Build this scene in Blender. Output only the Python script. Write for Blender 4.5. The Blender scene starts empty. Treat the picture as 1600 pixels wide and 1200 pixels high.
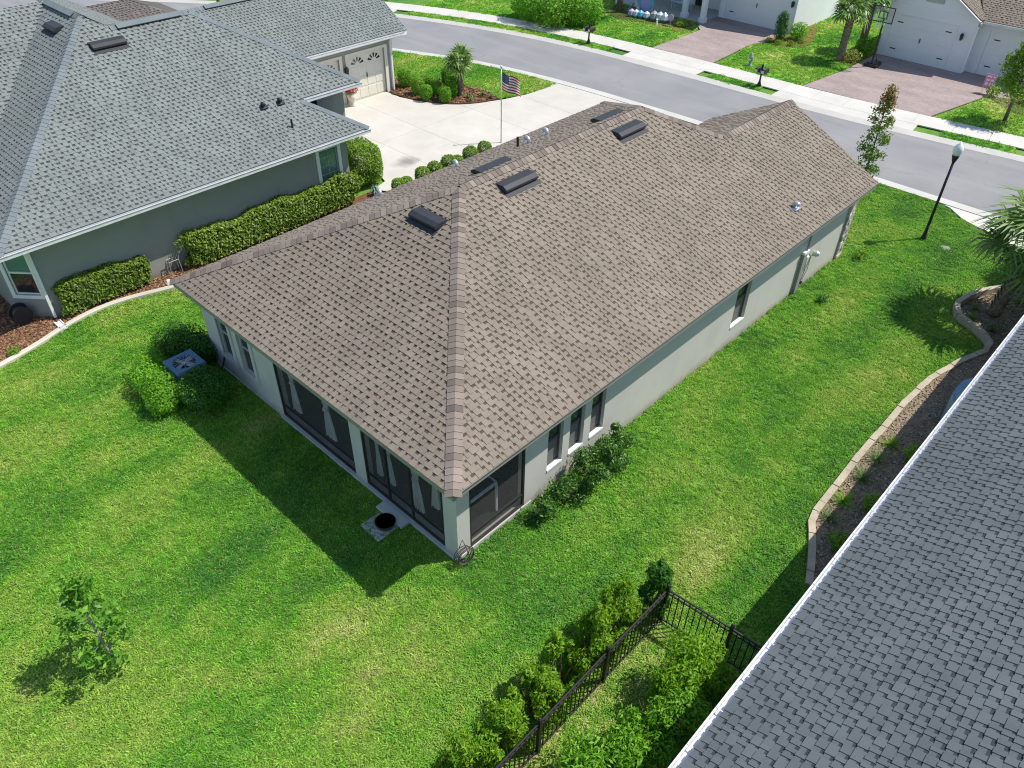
import bpy, math, random
import numpy as np
from mathutils import Vector, Matrix

random.seed(7)
rng = np.random.default_rng(7)
scene = bpy.context.scene
col = scene.collection

# ------------------------------------------------------------------ camera
CAM = Vector((7.397, -6.414, 13.667))
YAW, PITCH, ROLL, FPX = 0.7487, 0.6976, 0.01718, 1222.4
def cam_axes():
    cy, sy, cp, sp = math.cos(YAW), math.sin(YAW), math.cos(PITCH), math.sin(PITCH)
    f = Vector((-sy * cp, cy * cp, -sp)); r = Vector((cy, sy, 0)); u = r.cross(f)
    cr, sr = math.cos(ROLL), math.sin(ROLL)
    return cr * r + sr * u, -sr * r + cr * u, f
CR, CU, CF = cam_axes()
cd = bpy.data.cameras.new('camera'); cam = bpy.data.objects.new('camera', cd); col.objects.link(cam)
cd.sensor_fit = 'HORIZONTAL'; cd.sensor_width = 36.0; cd.lens = FPX / 1600 * 36.0
cd.clip_start = 0.1; cd.clip_end = 2000
cam.matrix_world = Matrix(((CR.x, CU.x, -CF.x, CAM.x), (CR.y, CU.y, -CF.y, CAM.y), (CR.z, CU.z, -CF.z, CAM.z), (0, 0, 0, 1)))
scene.camera = cam
def view_px(p):
    q = Vector(p) - CAM; d = q.dot(CF)
    if d < .5: return -9, -9, 1e9
    return 800 + FPX * q.dot(CR) / d, 600 - FPX * q.dot(CU) / d, d

# ------------------------------------------------------------------ light
SUN_EL, SUN_AZ = math.radians(57.5), math.radians(36.6)      # azimuth from +Y towards +X
world = bpy.data.worlds.new('World'); scene.world = world; world.use_nodes = True
wn = world.node_tree
sky = wn.nodes.new('ShaderNodeTexSky'); sky.sky_type = 'NISHITA'; sky.sun_disc = False
sky.sun_elevation = SUN_EL; sky.sun_rotation = SUN_AZ; sky.air_density = 1.0; sky.dust_density = 0.6; sky.ozone_density = 1.2
wn.links.new(sky.outputs[0], wn.nodes['Background'].inputs[0]); wn.nodes['Background'].inputs[1].default_value = 0.15
sl = bpy.data.lights.new('sun', 'SUN'); sl.energy = 4.4; sl.angle = math.radians(0.5); sl.color = (1.0, 0.955, 0.88)
so = bpy.data.objects.new('sun', sl); col.objects.link(so)
SD = Vector((math.sin(SUN_AZ) * math.cos(SUN_EL), math.cos(SUN_AZ) * math.cos(SUN_EL), math.sin(SUN_EL)))
so.rotation_euler = (-SD).to_track_quat('-Z', 'Y').to_euler(); so.location = (0, 0, 40)
vs = scene.view_settings
vs.view_transform = 'Standard'; vs.look = 'None'; vs.gamma = 1.0; vs.use_curve_mapping = False; vs.exposure = 0.2
scene.cycles.use_denoising = True; scene.cycles.denoiser = 'OPENIMAGEDENOISE'; scene.cycles.denoising_prefilter = 'NONE'; scene.cycles.denoising_input_passes = 'RGB_ALBEDO_NORMAL'; scene.cycles.filter_width = 1.1
scene.cycles.max_bounces = 6; scene.cycles.transparent_max_bounces = 12
scene.cycles.caustics_reflective = False; scene.cycles.caustics_refractive = False

# ------------------------------------------------------------------ materials
MATS = {}
def nn(nt, t, **k):
    n = nt.nodes.new(t)
    for a, v in k.items(): setattr(n, a, v)
    return n
def mixrgb(nt, a, b, fac, mode='MIX'):
    n = nn(nt, 'ShaderNodeMix', data_type='RGBA', blend_type=mode)
    for s, v in ((n.inputs[0], fac), (n.inputs[6], a), (n.inputs[7], b)):
        if hasattr(v, 'is_linked') or hasattr(v, 'links'): nt.links.new(v, s)
        elif isinstance(v, (int, float)): s.default_value = v
        else: s.default_value = (*v[:3], 1)
    return n.outputs[2]
def mth(nt, op, a, b=0.0, clamp=False):
    n = nn(nt, 'ShaderNodeMath', operation=op); n.use_clamp = clamp
    for s, v in ((n.inputs[0], a), (n.inputs[1], b)):
        if isinstance(v, (int, float)): s.default_value = v
        else: nt.links.new(v, s)
    return n.outputs[0]
def wpos(nt, scale=(1, 1, 1), local=False):
    if local:
        g = nn(nt, 'ShaderNodeTexCoord').outputs['Object']
    else:
        g = nn(nt, 'ShaderNodeNewGeometry').outputs['Position']
    if scale == (1, 1, 1): return g
    m = nn(nt, 'ShaderNodeVectorMath', operation='MULTIPLY'); nt.links.new(g, m.inputs[0]); m.inputs[1].default_value = scale
    return m.outputs[0]
def noise(nt, vec, scale, detail=3.0, rough=.55):
    n = nn(nt, 'ShaderNodeTexNoise'); n.inputs['Scale'].default_value = scale; n.inputs['Detail'].default_value = detail
    n.inputs['Roughness'].default_value = rough; nt.links.new(vec, n.inputs['Vector']); return n.outputs['Fac']
def remap(nt, v, a, b, c=0.0, d=1.0):
    n = nn(nt, 'ShaderNodeMapRange'); n.clamp = True; nt.links.new(v, n.inputs[0])
    for i, x in zip((1, 2, 3, 4), (a, b, c, d)): n.inputs[i].default_value = x
    return n.outputs[0]
def new_mat(name):
    m = bpy.data.materials.new(name); m.use_nodes = True; MATS[name] = m
    return m, m.node_tree, m.node_tree.nodes['Principled BSDF']
def bump(nt, bs, h, strength=.3, dist=.01):
    b = nn(nt, 'ShaderNodeBump'); b.inputs['Strength'].default_value = strength; b.inputs['Distance'].default_value = dist
    nt.links.new(h, b.inputs['Height']); nt.links.new(b.outputs[0], bs.inputs['Normal'])
def plain(name, c, rough=.7, var=.12, vscale=1.2, fine=.06, fscale=40, bmp=0.0, bscale=60, metal=0.0, spec=.35, bdist=.01):
    m, nt, bs = new_mat(name); p = wpos(nt)
    n1 = noise(nt, p, vscale, 4); n2 = noise(nt, p, fscale, 2)
    lo = tuple(x * (1 - var) for x in c); hi = tuple(min(1, x * (1 + var)) for x in c)
    c1 = mixrgb(nt, lo, hi, remap(nt, n1, .3, .7))
    f2 = remap(nt, n2, .25, .75, 1 - fine, 1 + fine)
    cc = nn(nt, 'ShaderNodeCombineColor'); [nt.links.new(f2, cc.inputs[i]) for i in range(3)]
    nt.links.new(mixrgb(nt, c1, cc.outputs[0], 1.0, 'MULTIPLY'), bs.inputs['Base Color'])
    bs.inputs['Roughness'].default_value = rough; bs.inputs['Metallic'].default_value = metal; bs.inputs['Specular IOR Level'].default_value = spec
    if bmp: bump(nt, bs, noise(nt, p, bscale, 3), bmp, bdist)
    return m
def shingle_mat(name, light, dark, gap, RT=.38):
    # Col.r = tone of the tab, Col.g = 1 on the darker printed band between the tabs, Col.b = 1 where the tone comes from the object
    m, nt, bs = new_mat(name)
    a = nn(nt, 'ShaderNodeAttribute', attribute_name='Col'); sp = nn(nt, 'ShaderNodeSeparateColor'); nt.links.new(a.outputs['Color'], sp.inputs[0])
    oi = nn(nt, 'ShaderNodeObjectInfo')
    r = mth(nt, 'ADD', sp.outputs[0], mth(nt, 'MULTIPLY', sp.outputs[2], mth(nt, 'SUBTRACT', oi.outputs['Random'], .5)), True)
    p = wpos(nt); big = noise(nt, p, .55, 3)
    r2 = mth(nt, 'ADD', mth(nt, 'ADD', mth(nt, 'MULTIPLY', r, RT), (1 - RT) * .5 - .2), mth(nt, 'MULTIPLY', remap(nt, big, .3, .7), .4), True)
    c = mixrgb(nt, light, dark, r2)
    c = mixrgb(nt, c, gap, sp.outputs[1])
    gr = noise(nt, p, 130, 2, .7); f = remap(nt, gr, .25, .75, .78, 1.2)
    st = noise(nt, wpos(nt, (1.6, 1.6, .5)), 1.1, 4); f = mth(nt, 'MULTIPLY', f, remap(nt, st, .35, .7, 1.05, .9))
    cc = nn(nt, 'ShaderNodeCombineColor'); [nt.links.new(f, cc.inputs[i]) for i in range(3)]
    nt.links.new(mixrgb(nt, c, cc.outputs[0], 1.0, 'MULTIPLY'), bs.inputs['Base Color'])
    bs.inputs['Roughness'].default_value = .9; bs.inputs['Specular IOR Level'].default_value = .2
    bump(nt, bs, gr, .35, .004)
    return m
def leaf_mat(name, c0, c1, c2=None, rough=.5, trans=.3, spec=.35):
    m, nt, bs = new_mat(name)
    a = nn(nt, 'ShaderNodeAttribute', attribute_name='Col'); sp = nn(nt, 'ShaderNodeSeparateColor'); nt.links.new(a.outputs['Color'], sp.inputs[0])
    c = mixrgb(nt, c0, c1, sp.outputs[0])
    if c2: c = mixrgb(nt, c, c2, sp.outputs[1])
    oi = nn(nt, 'ShaderNodeObjectInfo'); f = remap(nt, oi.outputs['Random'], 0, 1, .85, 1.15)
    cc = nn(nt, 'ShaderNodeCombineColor'); [nt.links.new(f, cc.inputs[i]) for i in range(3)]
    c = mixrgb(nt, c, cc.outputs[0], 1.0, 'MULTIPLY')
    nt.links.new(c, bs.inputs['Base Color']); bs.inputs['Roughness'].default_value = rough; bs.inputs['Specular IOR Level'].default_value = spec
    tr = nn(nt, 'ShaderNodeBsdfTranslucent'); nt.links.new(c, tr.inputs[0])
    ms = nn(nt, 'ShaderNodeMixShader'); ms.inputs[0].default_value = trans
    nt.links.new(bs.outputs[0], ms.inputs[1]); nt.links.new(tr.outputs[0], ms.inputs[2])
    nt.links.new(ms.outputs[0], nt.nodes['Material Output'].inputs[0])
    return m
def grass_col(nt, dry=0.0):
    p = wpos(nt)
    big = noise(nt, wpos(nt, (1, .55, 1)), .33, 4, .6); mid = noise(nt, p, 1.6, 4, .6); sml = noise(nt, p, 9, 3, .6)
    band = nn(nt, 'ShaderNodeTexWave'); band.wave_type = 'BANDS'; band.bands_direction = 'X'; band.inputs['Scale'].default_value = .16
    band.inputs['Distortion'].default_value = 3.0; band.inputs['Detail'].default_value = 2.0; band.inputs['Detail Scale'].default_value = .6
    nt.links.new(wpos(nt, (1, .25, 1)), band.inputs['Vector'])
    f = mth(nt, 'ADD', mth(nt, 'MULTIPLY', mth(nt, 'ADD', mth(nt, 'MULTIPLY', mth(nt, 'SUBTRACT', big, .5), 1.15), .5), .7), mth(nt, 'ADD', mth(nt, 'MULTIPLY', mid, .27), mth(nt, 'MULTIPLY', band.outputs['Fac'], .04)))
    sx = nn(nt, 'ShaderNodeSeparateXYZ'); nt.links.new(p, sx.inputs[0])
    def bell(x0, wx, y0, wy, amp):
        a = mth(nt, 'POWER', mth(nt, 'MULTIPLY', mth(nt, 'SUBTRACT', sx.outputs[0], x0), 1 / wx), 2.0); b = mth(nt, 'POWER', mth(nt, 'MULTIPLY', mth(nt, 'SUBTRACT', sx.outputs[1], y0), 1 / wy), 2.0)
        return mth(nt, 'MULTIPLY', mth(nt, 'EXPONENT', mth(nt, 'MULTIPLY', mth(nt, 'ADD', a, b), -1.0)), amp)
    # worn, drier stretches of the lawn
    for q in ((3.1, .9, 7.5, 6.5, .09), (-3.0, 2.6, -6.6, 2.0, .10), (-1.0, 1.0, -2.3, .8, .09), (-11.5, 2.5, -4.2, 1.3, .07), (1.2, .5, 12.5, 2.5, .07), (-12.3, 1.6, -.8, .9, .06)): f = mth(nt, 'ADD', f, bell(*q))
    f = mth(nt, 'ADD', f, dry - .015)
    g = mixrgb(nt, GR[0], GR[1], remap(nt, f, .36, .5))
    g = mixrgb(nt, g, GR[2], remap(nt, f, .48, .63))
    g = mixrgb(nt, g, GR[3], remap(nt, f, .6, .76, 0, .8))
    s = remap(nt, sml, .3, .7, .82, 1.16)
    cc = nn(nt, 'ShaderNodeCombineColor'); [nt.links.new(s, cc.inputs[i]) for i in range(3)]
    return mixrgb(nt, g, cc.outputs[0], 1.0, 'MULTIPLY')
GR = [(.068, .258, .028), (.172, .425, .032), (.355, .495, .08), (.63, .61, .26)]
def grass_mat(name, blade, dry=0.0):
    m, nt, bs = new_mat(name); c = grass_col(nt, dry)
    bs.inputs['Roughness'].default_value = .7; bs.inputs['Specular IOR Level'].default_value = .2
    if blade:
        oi = nn(nt, 'ShaderNodeObjectInfo'); f = remap(nt, oi.outputs['Random'], 0, 1, .86, 1.16)
        a = nn(nt, 'ShaderNodeAttribute', attribute_name='Col'); sp = nn(nt, 'ShaderNodeSeparateColor'); nt.links.new(a.outputs['Color'], sp.inputs[0])
        f = mth(nt, 'MULTIPLY', f, remap(nt, sp.outputs[0], 0, 1, .42, 1.65))
        cc = nn(nt, 'ShaderNodeCombineColor'); [nt.links.new(f, cc.inputs[i]) for i in range(3)]
        c = mixrgb(nt, c, cc.outputs[0], 1.0, 'MULTIPLY')
        c = mixrgb(nt, c, (.50, .50, .20), sp.outputs[1])
        tr = nn(nt, 'ShaderNodeBsdfTranslucent'); nt.links.new(c, tr.inputs[0])
        ms = nn(nt, 'ShaderNodeMixShader'); ms.inputs[0].default_value = .35
        nt.links.new(bs.outputs[0], ms.inputs[1]); nt.links.new(tr.outputs[0], ms.inputs[2]); nt.links.new(ms.outputs[0], nt.nodes['Material Output'].inputs[0])
    else:
        n = noise(nt, wpos(nt), 38, 3, .7)
        c = mixrgb(nt, c, (.05, .085, .02), remap(nt, n, .38, .62, .1, .85)) if not name.endswith('far') else mixrgb(nt, c, (.06, .12, .02), remap(nt, n, .42, .66, 0, .35)); bump(nt, bs, n, .6, .03)
    nt.links.new(c, bs.inputs['Base Color'])
    return m
def glass_mat(name, c, rough=.05, spec=.8):
    m, nt, bs = new_mat(name); bs.inputs['Base Color'].default_value = (*c, 1); bs.inputs['Roughness'].default_value = rough
    bs.inputs['Specular IOR Level'].default_value = spec; bs.inputs['IOR'].default_value = 1.6
    return m
def screen_mat(name, c, alpha):
    m, nt, bs = new_mat(name); bs.inputs['Base Color'].default_value = (*c, 1); bs.inputs['Roughness'].default_value = .8; bs.inputs['Specular IOR Level'].default_value = .1
    t = nn(nt, 'ShaderNodeBsdfTransparent'); ms = nn(nt, 'ShaderNodeMixShader'); ms.inputs[0].default_value = alpha
    nt.links.new(t.outputs[0], ms.inputs[1]); nt.links.new(bs.outputs[0], ms.inputs[2]); nt.links.new(ms.outputs[0], nt.nodes['Material Output'].inputs[0])
    return m
def attr_mat(name, rough=.7):
    m, nt, bs = new_mat(name); a = nn(nt, 'ShaderNodeAttribute', attribute_name='Col'); nt.links.new(a.outputs['Color'], bs.inputs['Base Color'])
    bs.inputs['Roughness'].default_value = rough; return m
def paver_mat(name):
    m, nt, bs = new_mat(name)
    b = nn(nt, 'ShaderNodeTexBrick'); b.inputs['Scale'].default_value = 4.0; b.inputs['Mortar Size'].default_value = .02
    b.inputs['Color1'].default_value = (.40, .31, .28, 1); b.inputs['Color2'].default_value = (.31, .24, .225, 1); b.inputs['Mortar'].default_value = (.2, .17, .16, 1)
    nt.links.new(wpos(nt), b.inputs['Vector'])
    n = noise(nt, wpos(nt, (.5, 1.3, 1)), .9, 4); f = remap(nt, n, .3, .7, .85, 1.15)
    cc = nn(nt, 'ShaderNodeCombineColor'); [nt.links.new(f, cc.inputs[i]) for i in range(3)]
    nt.links.new(mixrgb(nt, b.outputs[0], cc.outputs[0], 1.0, 'MULTIPLY'), bs.inputs['Base Color']); bs.inputs['Roughness'].default_value = .85
    bump(nt, bs, b.outputs['Fac'], -.3, .005)
    return m
def asphalt_mat():
    m, nt, bs = new_mat('asphalt'); p = wpos(nt)
    c = mixrgb(nt, (.205, .205, .21), (.27, .265, .262), remap(nt, noise(nt, p, .35, 5), .3, .7))
    c = mixrgb(nt, c, (.14, .14, .145), remap(nt, noise(nt, wpos(nt, (.5, 2.2, 1)), .8, 5, .65), .6, .78, 0, .5))
    c = mixrgb(nt, c, (.33, .32, .31), remap(nt, noise(nt, p, 55, 2), .5, .8, 0, .5))
    v = nn(nt, 'ShaderNodeTexVoronoi'); v.feature = 'DISTANCE_TO_EDGE'; v.inputs['Scale'].default_value = .22
    wv = nn(nt, 'ShaderNodeVectorMath', operation='ADD'); nz = nn(nt, 'ShaderNodeTexNoise'); nz.inputs['Scale'].default_value = .9; nz.inputs['Detail'].default_value = 5; nt.links.new(p, nz.inputs['Vector']); nt.links.new(p, wv.inputs[0])
    sc = nn(nt, 'ShaderNodeVectorMath', operation='SCALE'); nt.links.new(nz.outputs['Color'], sc.inputs[0]); sc.inputs['Scale'].default_value = 1.6; nt.links.new(sc.outputs[0], wv.inputs[1]); nt.links.new(wv.outputs[0], v.inputs['Vector'])
    c = mixrgb(nt, c, (.09, .09, .092), mth(nt, 'MULTIPLY', remap(nt, v.outputs['Distance'], .0, .009, .3, 0), remap(nt, noise(nt, p, .25, 2), .45, .6)))
    c = mixrgb(nt, c, (.30, .295, .285), remap(nt, noise(nt, wpos(nt, (.12, 1.4, 1)), 1.0, 3), .5, .7, 0, .4))
    nt.links.new(c, bs.inputs['Base Color']); bs.inputs['Roughness'].default_value = .85; bump(nt, bs, noise(nt, p, 90, 2), .3, .005)
def concrete_mat(name, c, stain=.0):
    m, nt, bs = new_mat(name); p = wpos(nt)
    a = mixrgb(nt, tuple(x * .9 for x in c), tuple(min(1, x * 1.06) for x in c), remap(nt, noise(nt, p, .8, 5, .6), .3, .7))
    oi = nn(nt, 'ShaderNodeObjectInfo'); f = mth(nt, 'MULTIPLY', remap(nt, oi.outputs['Random'], 0, 1, .95, 1.04), remap(nt, noise(nt, p, 45, 3), .3, .7, .95, 1.05))
    cc = nn(nt, 'ShaderNodeCombineColor'); [nt.links.new(f, cc.inputs[i]) for i in range(3)]
    a = mixrgb(nt, a, cc.outputs[0], 1.0, 'MULTIPLY')
    a = mixrgb(nt, a, tuple(x * .6 for x in c), remap(nt, noise(nt, wpos(nt, (1, .6, 1)), .5, 5, .7), .62, .82, 0, .35))
    if stain:
        v = nn(nt, 'ShaderNodeVectorMath', operation='SUBTRACT'); nt.links.new(p, v.inputs[0]); v.inputs[1].default_value = (-16.5, 12.78, 0)
        w = nn(nt, 'ShaderNodeVectorMath', operation='MULTIPLY'); nt.links.new(v.outputs[0], w.inputs[0]); w.inputs[1].default_value = (1.3, .95, 0)
        l = nn(nt, 'ShaderNodeVectorMath', operation='LENGTH'); nt.links.new(w.outputs[0], l.inputs[0])
        d = mth(nt, 'ADD', l.outputs['Value'], mth(nt, 'MULTIPLY', noise(nt, p, 2.2, 4), .7))
        a = mixrgb(nt, a, (.2, .18, .17), remap(nt, d, .55, 1.05, .8, 0))
    nt.links.new(a, bs.inputs['Base Color']); bs.inputs['Roughness'].default_value = .8; bump(nt, bs, noise(nt, p, 70, 2), .15, .004)

shingle_mat('shingle_brown', (.290, .244, .190), (.202, .167, .132), (.085, .068, .054))
shingle_mat('shingle_grey', (.238, .262, .246), (.172, .191, .183), (.062, .073, .074))
shingle_mat('shingle_slate', (.148, .168, .176), (.098, .112, .119), (.045, .053, .059))
shingle_mat('shingle_dark', (.20, .175, .16), (.12, .105, .10), (.06, .055, .05))
shingle_mat('cap_brown', (.30, .245, .205), (.13, .102, .086), (.12, .1, .085), .8)
shingle_mat('cap_grey', (.215, .245, .25), (.14, .165, .175), (.11, .13, .14))
plain('deck', (.10, .09, .08), .9)
def stucco_mat(name, c):
    m, nt, bs = new_mat(name); p = wpos(nt); sx = nn(nt, 'ShaderNodeSeparateXYZ'); nt.links.new(p, sx.inputs[0])
    a = mixrgb(nt, tuple(x * .95 for x in c), tuple(x * 1.04 for x in c), remap(nt, noise(nt, p, .9, 4), .3, .7))
    a = mixrgb(nt, a, tuple(x * .86 for x in c), remap(nt, noise(nt, wpos(nt, (3, 3, .35)), 1.3, 4), .56, .75, 0, .5))
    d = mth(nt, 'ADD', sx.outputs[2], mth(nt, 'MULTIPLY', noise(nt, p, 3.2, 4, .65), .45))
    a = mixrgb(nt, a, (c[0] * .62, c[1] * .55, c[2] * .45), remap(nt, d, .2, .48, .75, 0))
    nt.links.new(a, bs.inputs['Base Color']); bs.inputs['Roughness'].default_value = .9; bs.inputs['Specular IOR Level'].default_value = .2
    bump(nt, bs, noise(nt, p, 60, 3, .7), .3, .01)
stucco_mat('stucco', (.60, .575, .535)); stucco_mat('stucco_grey', (.31, .31, .29))
plain('stucco_white', (.80, .81, .82), .8, .03, .7, .03, 50, .2, 70)
plain('cream_trim', (.74, .70, .60), .7, .03)
plain('white_trim', (.80, .80, .79), .5, .03, 2, .02); plain('gutter_white', (.66, .66, .65), .5, .08, 3, .06, 12)
plain('fascia_taupe', (.30, .28, .25), .6, .05)
plain('soffit', (.62, .62, .58), .8, .04)
plain('white_door', (.80, .80, .80), .55, .02, 2, .02)
plain('bronze_metal', (.035, .03, .028), .45, .1, 3, .05)
plain('black_metal', (.022, .02, .02), .5, .15, 4, .05, spec=.4)
plain('vent_black', (.035, .037, .042), .55, .12, 3, .08)
plain('galvanized', (.62, .63, .65), .35, .1, 6, .05, metal=.6)
plain('steel', (.7, .71, .72), .35, .05, 6, .05, metal=.8)
plain('window_frame', (.10, .092, .085), .5, .05)
plain('window_frame_pale', (.42, .42, .40), .5, .05)
plain('insect_screen', (.17, .165, .16), .8, .05)
glass_mat('glass', (.025, .05, .045)); glass_mat('glass_teal', (.10, .20, .19), .08); glass_mat('glass_dark', (.018, .024, .028))
screen_mat('lanai_screen', (.15, .146, .142), .22); screen_mat('backboard_glass', (.4, .42, .42), .25)
plain('interior_shade', (.014, .015, .016), .9, spec=.1); plain('porch_floor_shade', (.025, .025, .025), .8, spec=.1)  # near-black colours put the porch's shade into its walls, ceiling and floor
plain('curtain_cloth', (.86, .86, .86), .8, .05, 5)
asphalt_mat()
concrete_mat('concrete', (.565, .53, .465), 1); concrete_mat('sidewalk', (.58, .555, .50)); concrete_mat('kerb_concrete', (.50, .485, .44)); concrete_mat('curb_tan', (.55, .51, .42)); concrete_mat('slab_concrete', (.50, .50, .48))
paver_mat('pavers')
grass_mat('lawn_ground', False); grass_mat('blade', True); grass_mat('blade_dry', True, .14); grass_mat('lawn_far', False, .03); grass_mat('blade_far', True, .03)
plain('soil', (.13, .085, .055), .95, .25, 2, .2, 30, .6, 30)
plain('cover_grey', (.26, .27, .2), .8, .2, 6, .2)
plain('soil_pale', (.42, .31, .2), .95, .25, 3, .2, 30, .6, 30)
plain('mulch_ground', (.17, .085, .05), .95, .3, 3, .3, 40, .8, 35, bdist=.03)
plain('mulch_dark', (.09, .045, .032), .95, .3, 3, .3, 40, .8, 35, bdist=.03)
plain('mulch_red', (.27, .10, .055), .95, .3, 3, .3, 30, .8, 35, bdist=.03)
plain('gravel_ground', (.26, .20, .14), .95, .25, 4, .3, 45, .8, 45, bdist=.03)
plain('block_tan', (.45, .39, .29), .9, .14, 2.5, .12, 30, .5, 40)
plain('bark', (.16, .12, .09), .9, .25, 4, .2, 25, .8, 20, bdist=.03)
plain('bark_pale', (.34, .30, .26), .9, .25, 4, .2, 25, .6, 20, bdist=.02)
plain('palm_bark', (.27, .21, .16), .95, .3, 5, .25, 20, .9, 14, bdist=.04)
plain('terracotta', (.72, .66, .55), .7); plain('red_petal', (.6, .03, .03), .6)
plain('ac_casing', (.10, .19, .29), .45, .06, 3); plain('utility_blue', (.20, .33, .45), .45, .08, 3)  # air conditioner casing: blue sky light in shade is mixed into the colour
plain('rubber', (.07, .065, .062), .7, .1, 4, .1); plain('plastic_black', (.03, .03, .032), .4)
plain('pink_board', (.75, .25, .45), .6); plain('silver_board', (.55, .60, .70), .4); plain('blue_board', (.12, .42, .62), .5); plain('violet_board', (.45, .35, .6), .5)
plain('hydrant_paint', (.30, .31, .31), .5); plain('lamp_globe', (.86, .86, .84), .2)
attr_mat('flag_cloth')
leaf_mat('leaf_hedge', (.13, .25, .022), (.32, .44, .06), (.48, .5, .33), trans=.35)
leaf_mat('leaf_bright', (.10, .33, .016), (.29, .56, .04), trans=.42)
leaf_mat('leaf_dark', (.03, .13, .014), (.10, .27, .025), trans=.35)
leaf_mat('leaf_deep', (.05, .16, .03), (.17, .34, .065), rough=.38, trans=.35)
leaf_mat('leaf_fence', (.12, .33, .014), (.33, .56, .03), (.48, .54, .04), trans=.45)
leaf_mat('leaf_tree', (.13, .27, .018), (.30, .46, .04), trans=.38)
leaf_mat('leaf_copper', (.12, .26, .03), (.28, .42, .06), (.45, .16, .08))
leaf_mat('leaf_palm', (.09, .20, .03), (.25, .40, .08), (.42, .44, .2), rough=.4, trans=.3)
leaf_mat('leaf_sapling', (.06, .2, .02), (.22, .44, .05), rough=.4, trans=.3, spec=.25)
leaf_mat('leaf_grassy', (.10, .20, .04), (.24, .32, .12))
leaf_mat('leaf_agave', (.12, .22, .16), (.25, .36, .28))

# ------------------------------------------------------------------ mesh helpers
WL = {}                                    # world location of each object's origin (no object that parents others is rotated)
def wl(o): return WL.get(o.name, Vector((0, 0, 0))) if o else Vector((0, 0, 0))
class MB:
    def __init__(s): s.v = []; s.f = []; s.c = []
    def face(s, pts, c=(.5, 0, 0)):
        i = len(s.v); s.v += [tuple(p) for p in pts]; s.f.append(tuple(range(i, i + len(pts)))); s.c.append(c)
    def box(s, x0, x1, y0, y1, z0, z1, c=(.5, 0, 0)):
        s.obox(Vector(((x0 + x1) / 2, (y0 + y1) / 2, (z0 + z1) / 2)), Vector((1, 0, 0)) * abs(x1 - x0) / 2, Vector((0, 1, 0)) * abs(y1 - y0) / 2, Vector((0, 0, 1)) * abs(z1 - z0) / 2, c)
    def obox(s, o, a, b, d, c=(.5, 0, 0)):
        i = len(s.v); o, a, b, d = map(Vector, (o, a, b, d))
        s.v += [tuple(o + a * p + b * q + d * r) for r in (-1, 1) for q in (-1, 1) for p in (-1, 1)]
        for q in ((0, 2, 3, 1), (4, 5, 7, 6), (0, 1, 5, 4), (2, 6, 7, 3), (0, 4, 6, 2), (1, 3, 7, 5)): s.f.append(tuple(i + k for k in q)); s.c.append(c)
    def bar(s, a, b, w, d=None, c=(.5, 0, 0)):
        a, b = Vector(a), Vector(b); t = (b - a); L = t.length; t /= L
        up = Vector((0, 0, 1)) if abs(t.z) < .9 else Vector((0, 1, 0))
        x = t.cross(up).normalized(); y = x.cross(t)
        s.obox((a + b) / 2, t * L / 2, x * w / 2, y * (d or w) / 2, c)
    def tube(s, pts, rad, n=8, c=(.5, 0, 0), cap=True):
        pts = [Vector(p) for p in pts]; rad = rad if hasattr(rad, '__len__') else [rad] * len(pts); i0 = len(s.v); prev = None
        for k, p in enumerate(pts):
            t = (pts[min(k + 1, len(pts) - 1)] - pts[max(k - 1, 0)])
            t = t.normalized() if t.length > 1e-9 else Vector((0, 0, 1))
            if prev is None: x = t.orthogonal().normalized()
            else: x = (prev - t * prev.dot(t)).normalized()
            prev = x; y = t.cross(x)
            for j in range(n):
                a = 2 * math.pi * j / n; s.v.append(tuple(p + (x * math.cos(a) + y * math.sin(a)) * rad[k]))
        for k in range(len(pts) - 1):
            for j in range(n):
                a, b = i0 + k * n + j, i0 + k * n + (j + 1) % n; s.f.append((a, b, b + n, a + n)); s.c.append(c)
        if cap:
            s.f.append(tuple(i0 + j for j in reversed(range(n)))); s.c.append(c)
            s.f.append(tuple(i0 + (len(pts) - 1) * n + j for j in range(n))); s.c.append(c)
    def lathe(s, prof, o=(0, 0, 0), n=16, c=(.5, 0, 0)):
        s.tube([(o[0], o[1], o[2] + z) for r, z in prof], [max(r, 1e-3) for r, z in prof], n, c)
    def prism(s, poly, z0, z1, c=(.5, 0, 0)):
        n = len(poly); i = len(s.v)
        s.v += [(x, y, z0) for x, y in poly] + [(x, y, z1) for x, y in poly]
        area = sum(poly[k][0] * poly[(k + 1) % n][1] - poly[(k + 1) % n][0] * poly[k][1] for k in range(n))
        o = list(range(n)) if area > 0 else list(reversed(range(n)))
        s.f.append(tuple(i + n + k for k in o)); s.c.append(c)
        for k in range(n):
            a, b = o[k], o[(k + 1) % n]; s.f.append((i + a, i + b, i + n + b, i + n + a)); s.c.append(c)
    def build(s, name, mat, parent=None, origin=None, smooth=False, kind=None, label=None):
        if origin is None:
            xs = np.array(s.v); origin = (xs[:, 0].mean(), xs[:, 1].mean(), xs[:, 2].min())
        o = Vector(origin)
        me = bpy.data.meshes.new(name); me.from_pydata([(x - o.x, y - o.y, z - o.z) for x, y, z in s.v], [], s.f)
        att = me.color_attributes.new('Col', 'FLOAT_COLOR', 'CORNER')
        arr = np.repeat(np.array([(*c, 1.0) for c in s.c], np.float32), [len(f) for f in s.f], axis=0); att.data.foreach_set('color', arr.ravel())
        if smooth: me.polygons.foreach_set('use_smooth', [True] * len(s.f))
        me.materials.append(MATS[mat]); me.update()
        return link(name, me, o, parent, kind, label)
def link(name, me, loc, parent=None, kind=None, label=None):
    ob = bpy.data.objects.new(name, me); col.objects.link(ob); loc = Vector(loc)
    if parent: ob.parent = parent
    ob.location = loc - wl(parent); WL[ob.name] = loc
    if kind: ob['kind'] = kind
    if label: ob['label'] = label
    return ob
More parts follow.
